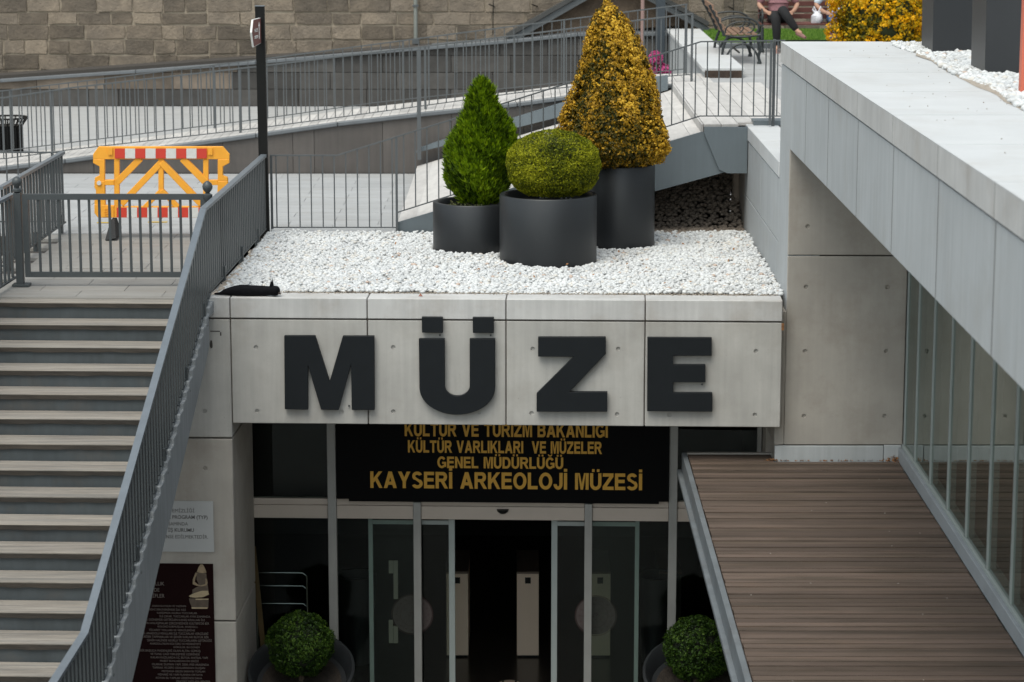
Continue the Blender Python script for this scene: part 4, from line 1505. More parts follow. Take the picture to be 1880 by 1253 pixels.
# ================================================================== ENTRANCE FACADE
mus = thing('museum_entrance', 'grey concrete museum entrance front with a beam over dark glazed doors', 'building', FW(0, 0, 0))
us = [onV(424, 650, 0)[0], onV(675, 650, 0)[0], onV(929, 650, 0)[0], onV(1184, 650, 0)[0], onV(1436, 650, 0)[0]]
uP = onV(385, 600, 0)[0] - .0      # left edge of the pillar
zb0, zb1 = 3.495, 4.485            # beam
zc0 = 4.50
ZC = Z0
holes_px = [(470, 638), (722, 638), (978, 641), (1135, 641), (1388, 645), (472, 755), (627, 756), (722, 756), (880, 757), (976, 759), (1133, 761), (1229, 762), (1386, 762)]
hs_ = [onV(px, py, 0) for px, py in holes_px]
g_ = .005
for i in range(4):
    a, b = us[i] + g_, us[i + 1] - g_
    o = MB().box(a, b, 0.0, .25, zb0, zb1, T=FW).build('beam_panel', CONC, mus, bevel=.006)
    hh = [(FW(u, .0, z_), FN, .021, .017) for u, z_ in hs_ if a + .03 < u < b - .03]
    if hh: cut(o, hh)
    MB().box(a - g_ + .005, b + g_ - .005, -.006, .29, zc0, ZC, T=FW).build('coping', COPING, mus, bevel=.006)
a, b = uP, us[0] - g_
MB().box(a, b, -.004, .29, zc0, ZC, T=FW).build('coping', COPING, mus, bevel=.006)
boxo('joint_backing', mat('brown_joint_fill', (.12, .10, .085), .95), (uP + .01, us[4] - .01, .03, 1.3, 3.50, ZC - .02), mus, T=FW)
# left pillar, stacked panels
uPL = -4.2
for z_a, z_b, hl in ((3.355, 4.485, [(376, 755)]), (1.565, 3.340, [(377, 860), (356, 990)]), (.0, 1.55, [])):
    o = MB().box(uPL, us[0] - g_, .0, 1.35, z_a, z_b, T=FW).build('pillar_panel', CONC_PIER if z_a < 3 else CONC, mus, bevel=.008)
    hh = [(FW(*[onV(px, py, 0)[0]], 0, onV(px, py, 0)[1]), FN, .021, .017) for px, py in hl]
    if hh: cut(o, hh)
# thin crack trim and chipped patch on the pillar
q0, q1 = onV(386, 608, 0), onV(404, 609, 0)
MB().box(q0[0], q1[0], -.0025, .01, q0[1] - .006, q0[1] + .002, T=FW).build('crack', DARK, mus)
MB().box(q1[0], q1[0] + .012, -.0025, .01, q1[1] - .04, q1[1] - .007, T=FW).build('crack', DARK, mus)
q0 = onV(388, 632, 0)
mb = MB().prism([(q0[0] + .014 * math.cos(a_) * random.uniform(.7, 1.2), q0[1] + .045 * math.sin(a_) * random.uniform(.7, 1.2)) for a_ in [k * .7 for k in range(9)]], -.003, .01, lambda a, b_, d: FW(a, d, b_))
mb.build('chipped_patch', DARK, mus)
# soffit and upper fill
boxo('soffit', CONC_PIER, (us[0] + .01, us[4] - .01, .26, 1.6, 3.48, 3.495), mus, T=FW)
# roof slab under the pebbles
rs_ = MB().box(-2.96, XF - .01, 23.28, 27.19, 4.0, Z0 - .06).build('roof_slab', SAND, mus)
# rust marks
for px, py, w_, h_ in ((1437, 597, .012, .05),):
    u, z_ = onV(px, py, 0)
    MB().box(u - w_, u + w_, -.004, .004, z_ - h_, z_ + h_ * .3, T=FW).build('rust_mark', RUST, mus)

# letters
def zp(l, x0=380, y0=530, s=3.298):
    return [onV(x0 + a / s, y0 + b / s, -.05) for a, b in l]
LM = [(468, 285), (655, 285), (743, 563), (823, 287), (1013, 287), (1015, 735), (877, 735), (873, 460), (798, 735), (692, 733), (612, 465), (612, 733), (472, 730)]
arcO = [(1516 + 229 * math.cos(t_), 600 + 163 * math.sin(t_)) for t_ in np.linspace(0, math.pi, 25)]
arcI = [(1516 + 75 * math.cos(t_), 590 + 60 * math.sin(t_)) for t_ in np.linspace(math.pi, 0, 21)]
LU = [(1745, 303)] + arcO + [(1283, 303), (1439, 303)] + arcI + [(1591, 303)]
LZ_ = [(290, 293), (700, 293), (700, 395), (480, 625), (709, 625), (709, 745), (281, 745), (281, 635), (505, 413), (290, 411)]
LE = [(952, 295), (1341, 297), (1341, 407), (1108, 407), (1108, 460), (1303, 460), (1303, 567), (1108, 567), (1108, 630), (1345, 630), (1345, 745), (950, 742)]
sign = thing('museum_sign', 'big charcoal metal letters spelling MÜZE on the concrete beam', 'sign', FW(0, -.05, 3.6))
def letter(polys, x0=380):
    mb = MB()
    for pl in polys:
        mb.prism(zp(pl, x0), -.062, -.016, lambda a, b_, d: FW(a, d, b_))
    # stand-off studs
    o = mb.build('letter', LETTER, sign)
    bm = bmesh.new(); bm.from_mesh(o.data); bmesh.ops.recalc_face_normals(bm, faces=bm.faces)
    bmesh.ops.bevel(bm, geom=[e for e in bm.edges if e.calc_face_angle(0) > .6], offset=.003, segments=1, affect='EDGES', clamp_overlap=True)
    bmesh.ops.triangulate(bm, faces=[f for f in bm.faces if len(f.verts) > 4])
    bm.to_mesh(o.data); bm.free()
    for pl in polys:
        q_ = zp(pl, x0)
        ua = min(a for a, b_ in q_); ub = max(a for a, b_ in q_)
        for (a, b_) in (q_[0], q_[len(q_) // 2]):
            cu_ = a + (.03 if a < (ua + ub) / 2 else -.03)
            MB().tube([FW(cu_, -.02, b_ + (-.03 if b_ > 3.9 else .03)), FW(cu_, .004, b_ + (-.03 if b_ > 3.9 else .03))], .008, 8).build('stud', METAL, sign)
    return o
letter([LM])
letter([LU, [(1301, 172), (1428, 173), (1428, 268), (1302, 266)], [(1609, 174), (1737, 174), (1736, 269), (1610, 268)]])
letter([LZ_], 900)
letter([LE], 900)

# glazing
VG = 1.4
gl = thing('entrance_glazing', 'grey aluminium framed glass entrance with open sliding doors', 'entrance', FW(0, VG, 0))
zh0, zh1 = 2.22, 2.42
ZG = 3.49
def mull(u0, u1, z_a, z_b, v=VG, m=ALU, nm='mullion', dv=.06):
    MB().box(u0, u1, v - dv, v + .02, z_a, z_b, T=FW).build(nm, m, gl, bevel=.003)
MU = [(-2.80, -2.735), (-1.967, -1.88), (1.439, 1.523), (2.306, 2.349)]
for a, b in MU:
    mull(a, b, 0, ZG)
mull(-1.11, -1.033, 0, zh1 - .02)
mull(.602, .678, 0, zh1 - .02)
# header boxes between mullions
for a, b in ((-2.735, -1.967), (-1.88, -1.11), (-1.033, .602), (.678, 1.439), (1.523, 2.306)):
    MB().box(a + .001, b - .001, VG - .035, VG + .05, zh0, zh0 + .135, T=FW).build('header', HEAD, gl, bevel=.004)
    MB().box(a + .001, b - .001, VG - .02, VG + .05, zh0 + .137, zh1, T=FW).build('header', HEAD, gl, bevel=.003)
# sensor
sx, szz = onV(923, 939, VG - .04)
MB().lathe([(.06, 0), (.055, -.02), (.03, -.04), (.005, -.045)], (FW(sx, VG - .04, 0).x, FW(sx, VG - .045, 0).y, szz + .02), 16).build('door_sensor', BLACKM, gl, smooth=True)
# panes above and beside
for a, b in ((-2.735, -1.967), (-1.88, 1.439), (1.523, 2.306)):
    MB().box(a, b, VG + .0, VG + .006, zh1, ZG, T=FW).build('pane', GLASS_D, gl)
for a, b in ((-2.735, -1.967), (-1.88, -1.11), (.678, 1.439), (1.523, 2.306)):
    MB().box(a, b, VG + .0, VG + .006, .05, zh0, T=FW).build('pane', GLASS_D, gl)
LEAFG = glass_mat('leaf_glass', 1.7, (.80, .84, .81), (.45, .48, .46), .10)
# sliding leaves behind
for (a, b, c_, d_) in ((-1.576, -1.532, -.765, -.704), (.269, .329, 1.109, 1.152)):
    vv = VG + .08
    lf = MB().box(a, b, vv, vv + .04, .02, zh0, T=FW)
    lf.box(c_, d_, vv, vv + .04, .02, zh0, T=FW)
    lf.box(b, c_, vv + .001, vv + .039, zh0 - .085, zh0 - .04, T=FW)
    lf.box(b, c_, vv + .001, vv + .039, .02, .10, T=FW)
    lf.build('door_leaf_frame', ALUG, gl, bevel=.002)
    MB().box(b, c_, vv + .015, vv + .022, .1, zh0 - .086, T=FW).build('door_pane', LEAFG, gl)
boxo('threshold', ALU, (-2.8, 2.35, VG - .05, VG + .15, 0, .012), gl, T=FW)
# glass stickers (round emblems) and strip handle
STK = mat('faded_round_emblem', (.075, .058, .054), .8, var=.25, scale=30)
STK2 = mat('emblem_marks', (.055, .028, .026), .8)
for px, py in ((757, 1128), (1094, 1130)):
    u, z_ = onV(px, py, VG + .1)
    R_ = 40 / 4600 * 24.4
    MB().prism([(u + R_ * .94 * math.cos(k * math.pi / 24), z_ + R_ * .94 * math.sin(k * math.pi / 24)) for k in range(48)], VG + .088, VG + .0905, lambda a, b_, d: FW(a, d, b_)).build('round_emblem', STK, gl)
    mb = MB()
    for k in range(48):
        t0, t1 = k * math.pi / 24, (k + 1) * math.pi / 24
        for r0, r1 in ((.97, 1.0), (.56, .58)):
            mb.add([FW(u + R_ * r_ * math.cos(t_), VG + .086, z_ + R_ * r_ * math.sin(t_)) for r_, t_ in ((r0, t0), (r1, t0), (r1, t1), (r0, t1))], [(0, 1, 2, 3)])
    for k in range(16):
        t0 = k * math.pi / 8
        cu_, cz_ = u + R_ * .77 * math.cos(t0), z_ + R_ * .77 * math.sin(t0)
        st_ = []
        for j in range(10):
            rr = .011 if j % 2 == 0 else .005
            st_.append((cu_ + rr * math.sin(j * math.pi / 5), cz_ + rr * math.cos(j * math.pi / 5)))
        mb.prism(st_, VG + .084, VG + .0865, lambda a, b_, d: FW(a, d, b_))
    for k in range(7):     # stylised hooked motif in the middle
        t0 = k * .9
        mb.prism([(u + .012 * k * math.cos(t0) * .8, z_ + .012 * k * math.sin(t0) * .8), (u + .012 * k * math.cos(t0) * .8 + .02, z_ + .012 * k * math.sin(t0) * .8), (u + .012 * k * math.cos(t0) * .8 + .012, z_ + .012 * k * math.sin(t0) * .8 + .02)], VG + .084, VG + .0865, lambda a, b_, d: FW(a, d, b_))
    mb.build('emblem_mark', STK2, gl)['kind'] = 'stuff'
CRM = mat('cream_strip', (.18, .172, .14), .6)
def strip(x0, y0, x1, y1, dv=.0):
    a, b = onV(x0, y0, VG + .075), onV(x1, y1, VG + .075)
    MB().box(a[0], b[0], VG + .055 - dv, VG + .075, b[1], a[1], T=FW).build('handle_strip', CRM, gl)
strip(714, 1029, 722, 1052); strip(722.5, 1029, 731, 1099, .004); strip(714, 1138, 722, 1180); strip(722.5, 1149, 731, 1180, .004)

# banner
bnr = thing('banner', 'black banner over the doors with four rows of ochre Turkish lettering', 'banner', FW(0, VG - .09, 2.42))
MB().box(-1.872, 1.436, VG - .10, VG - .09, 2.44, 3.47, T=FW).build('cloth', BANNER, bnr)
MB().box(-1.75, 1.34, VG - .099, VG - .091, 2.415, 2.4399, T=FW).build('hem', BANNER, bnr)
VT = VG - .101
def brow(body, x0, x1, yt, yb, bold):
    a, b = onV(x0, yb, VT), onV(x1, yt, VT)
    heavy_text(body, GOLD, bnr, a[0], b[0], a[1], b[1], VT)
brow('KÜLTÜR VE TURİZM BAKANLIĞI', 743, 1116, 779, 801, .028)
brow('KÜLTÜR VARLIKLARI  VE MÜZELER', 749, 1105, 811.5, 831, .028)
brow('GENEL MÜDÜRLÜĞÜ', 803, 1034, 840.5, 859.5, .028)
brow('KAYSERİ ARKEOLOJİ MÜZESİ', 680, 1179, 870, 896, .034)
u, z_ = onV(708, 745, VT)
mb = MB()
for k in range(40):
    t0, t1 = k * math.pi / 20, (k + 1) * math.pi / 20
    mb.add([FW(u + r_ * math.cos(t_), VT - .001, z_ + r_ * math.sin(t_)) for r_, t_ in ((.175, t0), (.182, t0), (.182, t1), (.175, t1))], [(0, 1, 2, 3)])
mb.build('ring_emblem', mat('dim_grey_print', (.08, .08, .075), .7), bnr)

# lobby
lob = thing('lobby', 'dark museum lobby interior behind the glass doors', 'interior', FW(0, 4, 0))
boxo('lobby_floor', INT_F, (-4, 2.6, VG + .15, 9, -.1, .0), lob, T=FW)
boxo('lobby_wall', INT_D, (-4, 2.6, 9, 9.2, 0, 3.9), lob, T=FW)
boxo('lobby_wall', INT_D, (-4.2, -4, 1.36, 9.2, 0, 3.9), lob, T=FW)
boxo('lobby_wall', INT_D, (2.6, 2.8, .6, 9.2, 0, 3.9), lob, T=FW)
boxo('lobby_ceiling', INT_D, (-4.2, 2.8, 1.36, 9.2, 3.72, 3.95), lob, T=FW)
boxo('reveal', CONC_PIER, (2.36, 2.6, .9, 1.5, 0, 3.48), lob, T=FW)
# turnstiles
def turnstile(x0, x1, y, label, m=TURN):
    t = thing('turnstile', label, 'turnstile', ((x0 + x1) / 2, y, 0), 'entry turnstiles in the lobby')
    boxo('pedestal', m, (x0, x1, y, y + .9, .02, .96), t, bevel=.004)
    boxo('lid', mat('brown_lid', (.16, .11, .08), .5), (x0 - .003, x1 + .003, y - .003, y + .9, .961, .985), t)
    c_ = (x0 + x1) / 2
    boxo('reader_window', BLACKM, (c_ - .032, c_ + .032, y - .004, y + .002, .85, .92), t)
    boxo('plinth', BLACKM, (x0 + .01, x1 - .01, y + .01, y + .89, 0, .02), t)
    return t
yt = onZ(970, 1207, 0).y
kx = lambda px: onY(px, 1207, yt).x
turnstile(kx(820), kx(860), yt, 'beige turnstile cabinet seen behind the left door leaf edge')
turnstile(kx(949), kx(989), yt, 'beige turnstile cabinet standing free in the open doorway')
turnstile(kx(1082), kx(1120), yt, 'beige turnstile cabinet behind the round emblem of the glass door')
turnstile(kx(1209), kx(1249), yt, 'dark turnstile cabinet next to the tall black planter', mat('dark_turnstile_steel', (.05, .045, .04), .5))
# dark tall tapered planters inside, chrome trolley, timber prop, stool at the bottom
for px, lb in ((655, 'tall black tapered planter behind the glass next to the trolley'), (1205, 'tall black tapered planter behind the glass next to the dark turnstile')):
    p = onZ(px, 1215, 0)
    t = thing('indoor_planter', lb, 'planter', (p.x, p.y, 0), 'tall black planters in the lobby')
    MB().lathe([(.0, .0), (.16, 0), (.23, .95), (.235, 1.0), (.20, 1.0), (.19, .9), (.0, .9)], (p.x, p.y, 0), 28).build('pot', POT, t, smooth=True)
CHR = mat('chrome_tube', (.30, .30, .29), .2, metal=1)
p = onV(520, 1052, 2.0)
t = thing('trolley', 'chrome tube luggage trolley behind the glass near the pillar', 'trolley', FW(p[0], 2.0, 0))
for zz in (p[1], p[1] - .14, p[1] - .33):
    MB().tube([FW(p[0] - .28, 2.0, zz), FW(p[0] + .20, 2.0, zz), FW(p[0] + .24, 2.0, zz - .03)], .006, 8).build('rail', CHR, t, smooth=True)
MB().tube([FW(p[0] + .24, 2.0, p[1] - .03), FW(p[0] + .25, 2.0, .1)], .009, 8).build('upright', CHR, t, smooth=True)
MB().tube([FW(p[0] - .28, 2.0, p[1]), FW(p[0] - .28, 2.0, .1)], .009, 8).build('upright', CHR, t, smooth=True)
boxo('platform', BLACKM, (p[0] - .3, p[0] + .27, 1.9, 2.5, .08, .12), t, T=FW)
p = onV(468, 1050, 1.7)
tag(MB().bar(FW(p[0] - .02, 1.75, p[1] + .25), FW(p[0] + .14, 1.65, .0), .05, .03).build('timber_prop', mat('raw_timber', (.25, .13, .055), .7, var=.2)), 'raw timber plank leaning inside the glass beside the pillar', 'plank')
p = onZ(935, 1262, 0)
t = thing('floor_plate', 'small pale round top stool inside the open doorway', 'stool', (p.x, p.y, 0))
MB().lathe([(.0, .0), (.11, .0), (.125, .02), (.125, .035), (.11, .045), (.0, .045)], (p.x, p.y, .0), 24).build('top', TURN, t, smooth=True)
for k in range(3):
    t_ = k * 2.1 + .5
    MB().tube([(p.x + .08 * math.cos(t_), p.y + .08 * math.sin(t_), .04), (p.x + .08 * math.cos(t_), p.y + .08 * math.sin(t_), .06)], .012, 8).build('knob', BLACKM, t, smooth=True)
t.name = 'low_stool'

# notices on the pillar
a, b = onV(292, 1013, -.01), onV(391, 921, -.01)
nt = thing('notice', 'pale grey paper notice in Turkish fixed on the concrete pillar', 'notice', FW(a[0], -.01, a[1]))
uN0 = a[0] - .25
MB().box(uN0, b[0], -.012, -.001, a[1], b[1], T=FW).build('sheet', mat('grey_white_sheet', (.40, .40, .395), .6, var=.04), nt)
def nrow(body, x1, y, bold, hpx=8.0, wper=None, x0=None, p_=nt, m_=NTXT, v=-.0125):
    zz0, zz1 = onV(x1, y + hpx / 2, v)[1], onV(x1, y - hpx / 2, v)[1]
    u1_ = onV(x1, y, v)[0]
    u0_ = onV(x0, y, v)[0] if x0 is not None else u1_ - wper * len(body)
    text('lettering', body, m_, p_, u0_, u1_, zz0, zz1, v, bold=bold, ext=.0008)
nrow('BU ALANIN TEMİZLİĞİ', 357, 938, .0, 6.6, .0265)
nrow('YARARINA PROGRAM (TYP)', 381, 950, .012, 6.6, .0262)
nrow('KAPSAMINDA', 345, 962, .0, 6.6, .0262)
nrow('TÜRKİYE İŞ KURUMU', 356, 973.5, .012, 6.6, .0262)
nrow('TARAFINDAN FİNANSE EDİLMEKTEDİR.', 382, 986, .0, 6.6, .0248)

a, b = onV(394, 1253, -.01), onV(391, 1036, -.01)
po = thing('poster', 'dark maroon museum poster with a bronze seated figurine on the pillar', 'poster', FW(a[0], -.01, .6))
uP0, uP1, zP1, zP0 = b[0] - 1.05, b[0], b[1], b[1] - 1.75
MB().box(uP0, uP1, -.012, -.001, zP0, zP1, T=FW).build('board', MAROON, po)
K_ = 5.378
pq = lambda a, b_: onV(240 + a / K_, 1020 + b_ / K_, -.013)
def pshape(name, pts, m, dv=.0):
    MB().prism([pq(*p_) for p_ in pts], -.0135 - dv, -.0125, lambda x_, z__, d: FW(x_, d, z__)).build(name, m, po)
FIG2 = mat('bronze_print_shade', (.09, .065, .045), .7, var=.3, scale=20)
FIG3 = mat('bronze_print_light', (.40, .31, .19), .7, var=.2, scale=20)
pshape('figurine', [(652, 165), (668, 120), (688, 90), (712, 90), (735, 130), (748, 170), (700, 178)], FIGM, .0)
pshape('figurine', [(650, 170), (745, 178), (752, 240), (765, 330), (772, 390), (700, 418), (600, 410), (572, 404), (610, 375), (608, 340), (640, 320), (680, 300), (650, 240)], FIG2, .0003)
pshape('figurine', [(640, 170), (660, 172), (640, 220), (632, 262), (660, 285), (690, 296), (735, 285), (738, 250), (735, 228), (752, 232), (760, 270), (750, 295), (700, 306), (650, 300), (612, 285), (612, 240)], FIGM, .0006)
pshape('figurine', [(575, 400), (630, 372), (700, 350), (765, 350), (772, 385), (720, 410), (640, 418), (585, 412)], FIG3, .0009)
pshape('figurine', [(575, 425), (770, 425), (765, 520), (610, 526), (585, 470)], FIG2, .0006)
pshape('figurine', [(640, 428), (768, 428), (768, 438), (640, 440)], FIG3, .0009)
pshape('figurine', [(600, 512), (760, 514), (756, 527), (604, 527)], FIG3, .0009)
def prow(body, x1, y, hpx, x0, bold=.0):
    q0, q1 = pq(x0, y + hpx / 2), pq(x1, y - hpx / 2)
    text('lettering', body, PTXT, po, q0[0], q1[0], q0[1], q1[1], -.0126, bold=bold, ext=.0006)
prow('YILLIK', 330, 278, 36, 200); prow('DE', 282, 340, 36, 232); prow('TARİFLER', 333, 398, 36, 130)
body_rows = [('ANADOLU’NUN VE YAZININ', 545, 500), ('TARİHİ SERÜVENİNDE İLK KEZ', 545, 535), ('KARŞIMIZA ASURLU TÜCCARLAR', 655, 569), ('İLE ÇIKAR. TÜCCARLAR AYNI ZAMANDA', 785, 603),
             ('BU DÖNEMDE GETİRİLEN KANIŞ KRALLARI İLE', 732, 636), ('YAPILAN ANLAŞMALAR ÇERÇEVESİNDE KÜLTEPE’DE BİR', 775, 670), ('KOLONİ KURMUŞLAR. ANADOLU,', 662, 704), ('TİCARET YOLLARI VE VERGİLERİNE', 634, 738),
             ('GEREK ANADOLU KRALLARI İLE TÜCCARLAR VERGİLERİ', 765, 771), ('DEĞER TAPINAKLAR VE ŞEHİR SURLARI BÜYÜK BİR', 770, 805), ('ŞEHİR HALİNDE ASURLU TÜCCARLARIN GETİRDİĞİ', 800, 840), ('ANADOLU’NUN KÜLTÜRÜ VE MEDENİYETİ', 690, 873),
             ('GÖRÜLÜR. BU DÖNEM', 680, 907), ('BİR BAŞLICA MADENLERİ OLAN ALTIN, GÜMÜŞ', 688, 941), ('VE TUNÇ ÇAĞI YERLEŞMESİ ÜZERİNDE', 680, 975), ('KALAN KAZILARDA ÜÇ BÜYÜK ANITSAL YAPI', 760, 1009), ('MABET BUNLARDAN EN ESKİSİ', 670, 1043),
             ('OLARAK DUMAN YAPI. 2000-1950 ARASINDA', 772, 1077), ('TAPINAK VE DEPO ODALARINDAN OLUŞAN', 733, 1110), ('MEYDANA GELEN SARAYIN TOPLAM', 733, 1145), ('MİMARİ VE YAPI PLANINI ORTAYA', 710, 1178), ('KOYAN BU YAPILAR ÜZERİNDE DAHA', 705, 1211), ('ÖNCEKİ YAPILARA BENZER', 785, 1244)]
for i, (s_, x1, y) in enumerate(body_rows):
    prow(s_, x1, y, 15, x1 - len(s_) * 15.2)

# ================================================================== BOWL PLANTERS AT THE DOORS
BOX_G = leaf_mat('dark_box_leaves', [(.008, .020, .003), (.024, .056, .006), (.048, .10, .010), (.095, .155, .022)])
def bowl(px, py, label, seed):
    c = onY(px, py, 23.55)
    t = thing('bowl_planter', label, 'planter', (c.x, c.y, 0), 'bowl planters before the doors')
    k = lambda p_: (p_[0], p_[1], p_[2] + (p_[1] - c.y) * (.42 if p_[2] > c.z - .45 else 0))
    MB().lathe([(.20, -c.z), (.26, -c.z + .1), (.38, -.45), (.50, -.18), (.525, 0), (.50, .01), (.47, -.02), (.44, -.14), (.0, -.15)], (c.x, c.y, c.z), 40, T=k).build('bowl', POT, t, smooth=True)
    MB().lathe([(.445, -.145), (.0, -.11)], (c.x, c.y, c.z), 24, T=k).build('soil', SOIL, t)
    ball_z = onY(px, py - 47, c.y).z
    s = thing('box_ball', 'clipped dark green box ball growing in the %s' % label, 'shrub', (c.x, c.y, c.z - .12), 'box balls in the bowl planters')
    hgt = .62
    crown('foliage', BOX_G, s, (c.x, c.y, ball_z - .31), [(.0, .14), (.06, .24), (.18, .31), (.32, .325), (.45, .29), (.56, .19), (.63, .04)], 4200, .022, .013, cluster=5, cjit=.016, depth=.09, lump=.06, seed=seed, tipcol=.46, bias=.4)
    MB().lathe([(.10, .02), (.22, .15), (.24, .32), (.18, .46), (.02, .54)], (c.x, c.y, ball_z - .31), 16).build('shade_core', mat('core_shade_dark', (.010, .014, .005), .9), s)  # solid filling coloured dark as the shade deep in the ball
    MB().tube([(c.x, c.y, c.z - .15), (c.x, c.y, ball_z)], [.03, .02], 8).build('stem', mat('twig_bark', (.07, .05, .035), .9), s)
    return t
bowl(553, 1228, 'wide black bowl planter beside the concrete pillar', 41)
bowl(1278, 1236, 'wide black bowl planter beside the timber deck', 42)

# ================================================================== SIDE BUILDING
side = thing('side_building', 'pale concrete side building with panelled fascia and a flat white roof', 'building', (XF, YP, 0))
XS = XF
YE = 23.86
# pier (front wall with tie holes)
zj = onY(1540, 470, YP).z; zb = onY(1540, 818, YP).z
pier_holes = [(1483, 416), (1480, 527), (1629, 527), (1478, 645), (1627, 645), (1476, 764), (1624, 764)]
for z_a, z_b in ((zb + .006, zj - .006), (zj + .006, 6.10)):
    xa = XF - .0
    o = MB().box(XF + .002, 3.60, YP, YE - .01, z_a, z_b).build('pier_panel', CONC_PIER, side, bevel=.006)
    hh = []
    for px, py in pier_holes:
        p = onY(px, py, YP)
        if z_a < p.z < z_b: hh.append((p, Vector((0, 1, 0)), .021, .018))
    cut(o, hh)
MB().box(2.395, XF - .001, YP + .002, YE - .01, zb + .006, Z0 - .13).build('pier_panel', CONC_PIER, side, bevel=.004)
boxo('joint_backing', DARK, (XF + .03, 3.58, YP + .03, YE - .02, ZD - .1, 6.1), side)
MB().box(2.40, 3.42, YP - .012, YP + .03, ZD - .02, zb - .004).build('skirting', CONC_SIDE, side, bevel=.004)
MB().box(3.425, 3.59, YP - .010, YP + .03, ZD - .02, zb + .002).build('skirting', CONC_SIDE, side, bevel=.004)
# fascia panels along the depth
YJ = [YE, 23.0, 21.75, 20.16, 18.38, 16.59, 14.78, 12.97, 11.15, 9.3]
YJ = [23.86, 21.75, 19.97, 18.19, 16.41, 14.63, 12.85, 11.07, 9.3]
YJ = [23.86, 21.76, 20.16, 18.38, 16.60, 14.78, 12.97, 11.15, 9.3]
zf0, zf1 = 6.085, 6.80
SEAL = mat('grey_joint_seal', (.10, .095, .09), .8)
for a, b in zip(YJ[:-1], YJ[1:]):
    if a > 23:
        MB().box(XF, XF + .28, b + .014, YP + .02, zf0, zf1).build('fascia_panel', CONC_SIDE, side)
    else:
        MB().box(XF, XF + .28, b + .014, a - .014, zf0, zf1).build('fascia_panel', CONC_SIDE, side)
    MB().box(XF + .0008, XF + .2, b - .0135, b + .0135, zf0 + .004, zf1 - .004).build('joint_seal', SEAL, side)
    MB().box(XF - .012, XF + .95, b + .008, a - .008, zf1 + .018, ZR - .004).build('coping', COPING, side)
    MB().box(XF - .0112, XF + .9, b - .0078, b + .0078, zf1 + .02, ZR - .005).build('joint_seal', SEAL, side)
    MB().box(XF - .013, XF + .951, b + .006, a - .006, ZR - .0035, ZR).build('coping_top', ROOF, side)
MB().box(XF, XF + .3, YP + .021, YE, zf0 - 1.6, zf1).build('fascia_leg', CONC_SIDE, side, bevel=.004)
boxo('joint_backing', DARK, (XF + .03, XF + .3, 9.4, YE - .02, zf0 + .02, ZR - .02), side)
# roof
MB().box(XF + .952, 14, 9.3, YE, 6.8, ZR - .003).build('roof_slab', ROOF, side)
boxo('soffit', CONC_PIER, (XF + .281, 14, 9.3, YP - .001, 6.09, 6.12), side)
# roof edging on the far side: joint line
# curtain wall glass
XG = 3.61
cw = thing('glass_wall', 'tall greenish glass curtain wall in slim frames beside the deck', 'glass wall', (XG, 20, ZD))
boxo('sill', mat('grey_sill_channel', (.25, .27, .285), .5, var=.1), (XG - .05, XG + .1, 9.3, YP - .015, ZD + .001, ZD + .13), cw, bevel=.004)
boxo('sill_lip', ALUG, (XG - .02, XG + .1, 9.3, YP - .015, ZD + .131, ZD + .165), cw, bevel=.003)
YM = [22.93, 22.28, 21.42, 20.52, 19.62, 18.68, 17.75, 16.8, 15.85, 14.9, 13.9, 12.9, 11.9, 10.9, 9.9]
for i, y in enumerate(YM):
    boxo('mullion', ALUG, (XG - .014, XG + .06, y - .022, y + .022, ZD + .166, 6.085), cw, bevel=.002)
    boxo('gasket', BLACKM, (XG - .0152, XG - .0142, y - .002, y + .002, ZD + .166, 6.08), cw)
    if i: boxo('pane', GLASS_W, (XG, XG + .008, y + .0225, YM[i - 1] - .0225, ZD + .166, 6.085), cw)
boxo('room_floor', mat('dim_room_floor', (.10, .10, .09), .7), (XG + .12, 12, 9.3, YP, ZD - .1, ZD), side)
boxo('room_wall', mat('dim_room_wall', (.45, .47, .44), .9), (12, 12.2, 9.3, YE, ZD - .1, 6.1), side)
boxo('room_wall', MATS['dim_room_wall'], (3.62, 12, YP - .01, YE, ZD - .1, 6.1), side)
# low wall behind, beside the pebbles
lw = thing('bed_wall', 'pale concrete low wall along the pebble bed with white coping', 'wall', (XF, 25.5, Z0))
zj2 = onX(1370, 360, XF).z
for (a, b) in ((23.865, 25.7), (25.71, 27.55)):
    MB().box(XF, XF + .3, a, b, Z0 - .2, zj2 - .004).build('wall_panel', CONC_SIDE, lw, bevel=.005)
    MB().box(XF, XF + .3, a, b, zj2 + .004, ZU - .17).build('wall_panel', CONC_SIDE, lw, bevel=.005)
    MB().box(XF - .01, XF + .34, a, b, ZU - .155, ZU).build('coping', ROOF, lw, bevel=.007)
boxo('wall_end', CONC_PIER, (XF + .001, XF + .3, 27.56, 29.3, Z0 - .3, ZU - .05), lw)

# ================================================================== DECK
dk = thing('timber_deck', 'brown grey timber deck of long narrow boards beside the glass wall', 'deck', (2.6, 20, ZD))
XD0, XD1 = 1.60, XG - .052
y = 23.24
i = 0
while y > 10.0:
    w_ = .104
    y1 = y - w_
    x1 = XD1 if y < YP - .02 else 2.39
    gp = random.choice([.008, .012, .016, .026, .010, .020])
    piece('deck_board', DECKW, dk, ((XD0 + x1) / 2 + random.uniform(-.005, .005), (y + y1) / 2, ZD - .018 + random.uniform(-.005, .005)), (x1 - XD0 + random.uniform(-.006, .0), w_ - gp, .032), random.gauss(0, .0009))
    y = y1
    i += 1
boxo('joist_bed', mat('black_underdeck', (.01, .01, .01), .9), (XD0 + .02, XD1, 10, 23.0, ZD - .12, ZD - .045), dk)
boxo('edge_channel', mat('worn_channel_steel', (.16, .175, .185), .5, metal=.2, var=.2, scale=4, stain=(.10, .08, .065), stain_amt=.5), (1.545, 1.592, 10, 23.30, ZD - .20, ZD + .006), dk, bevel=.004)
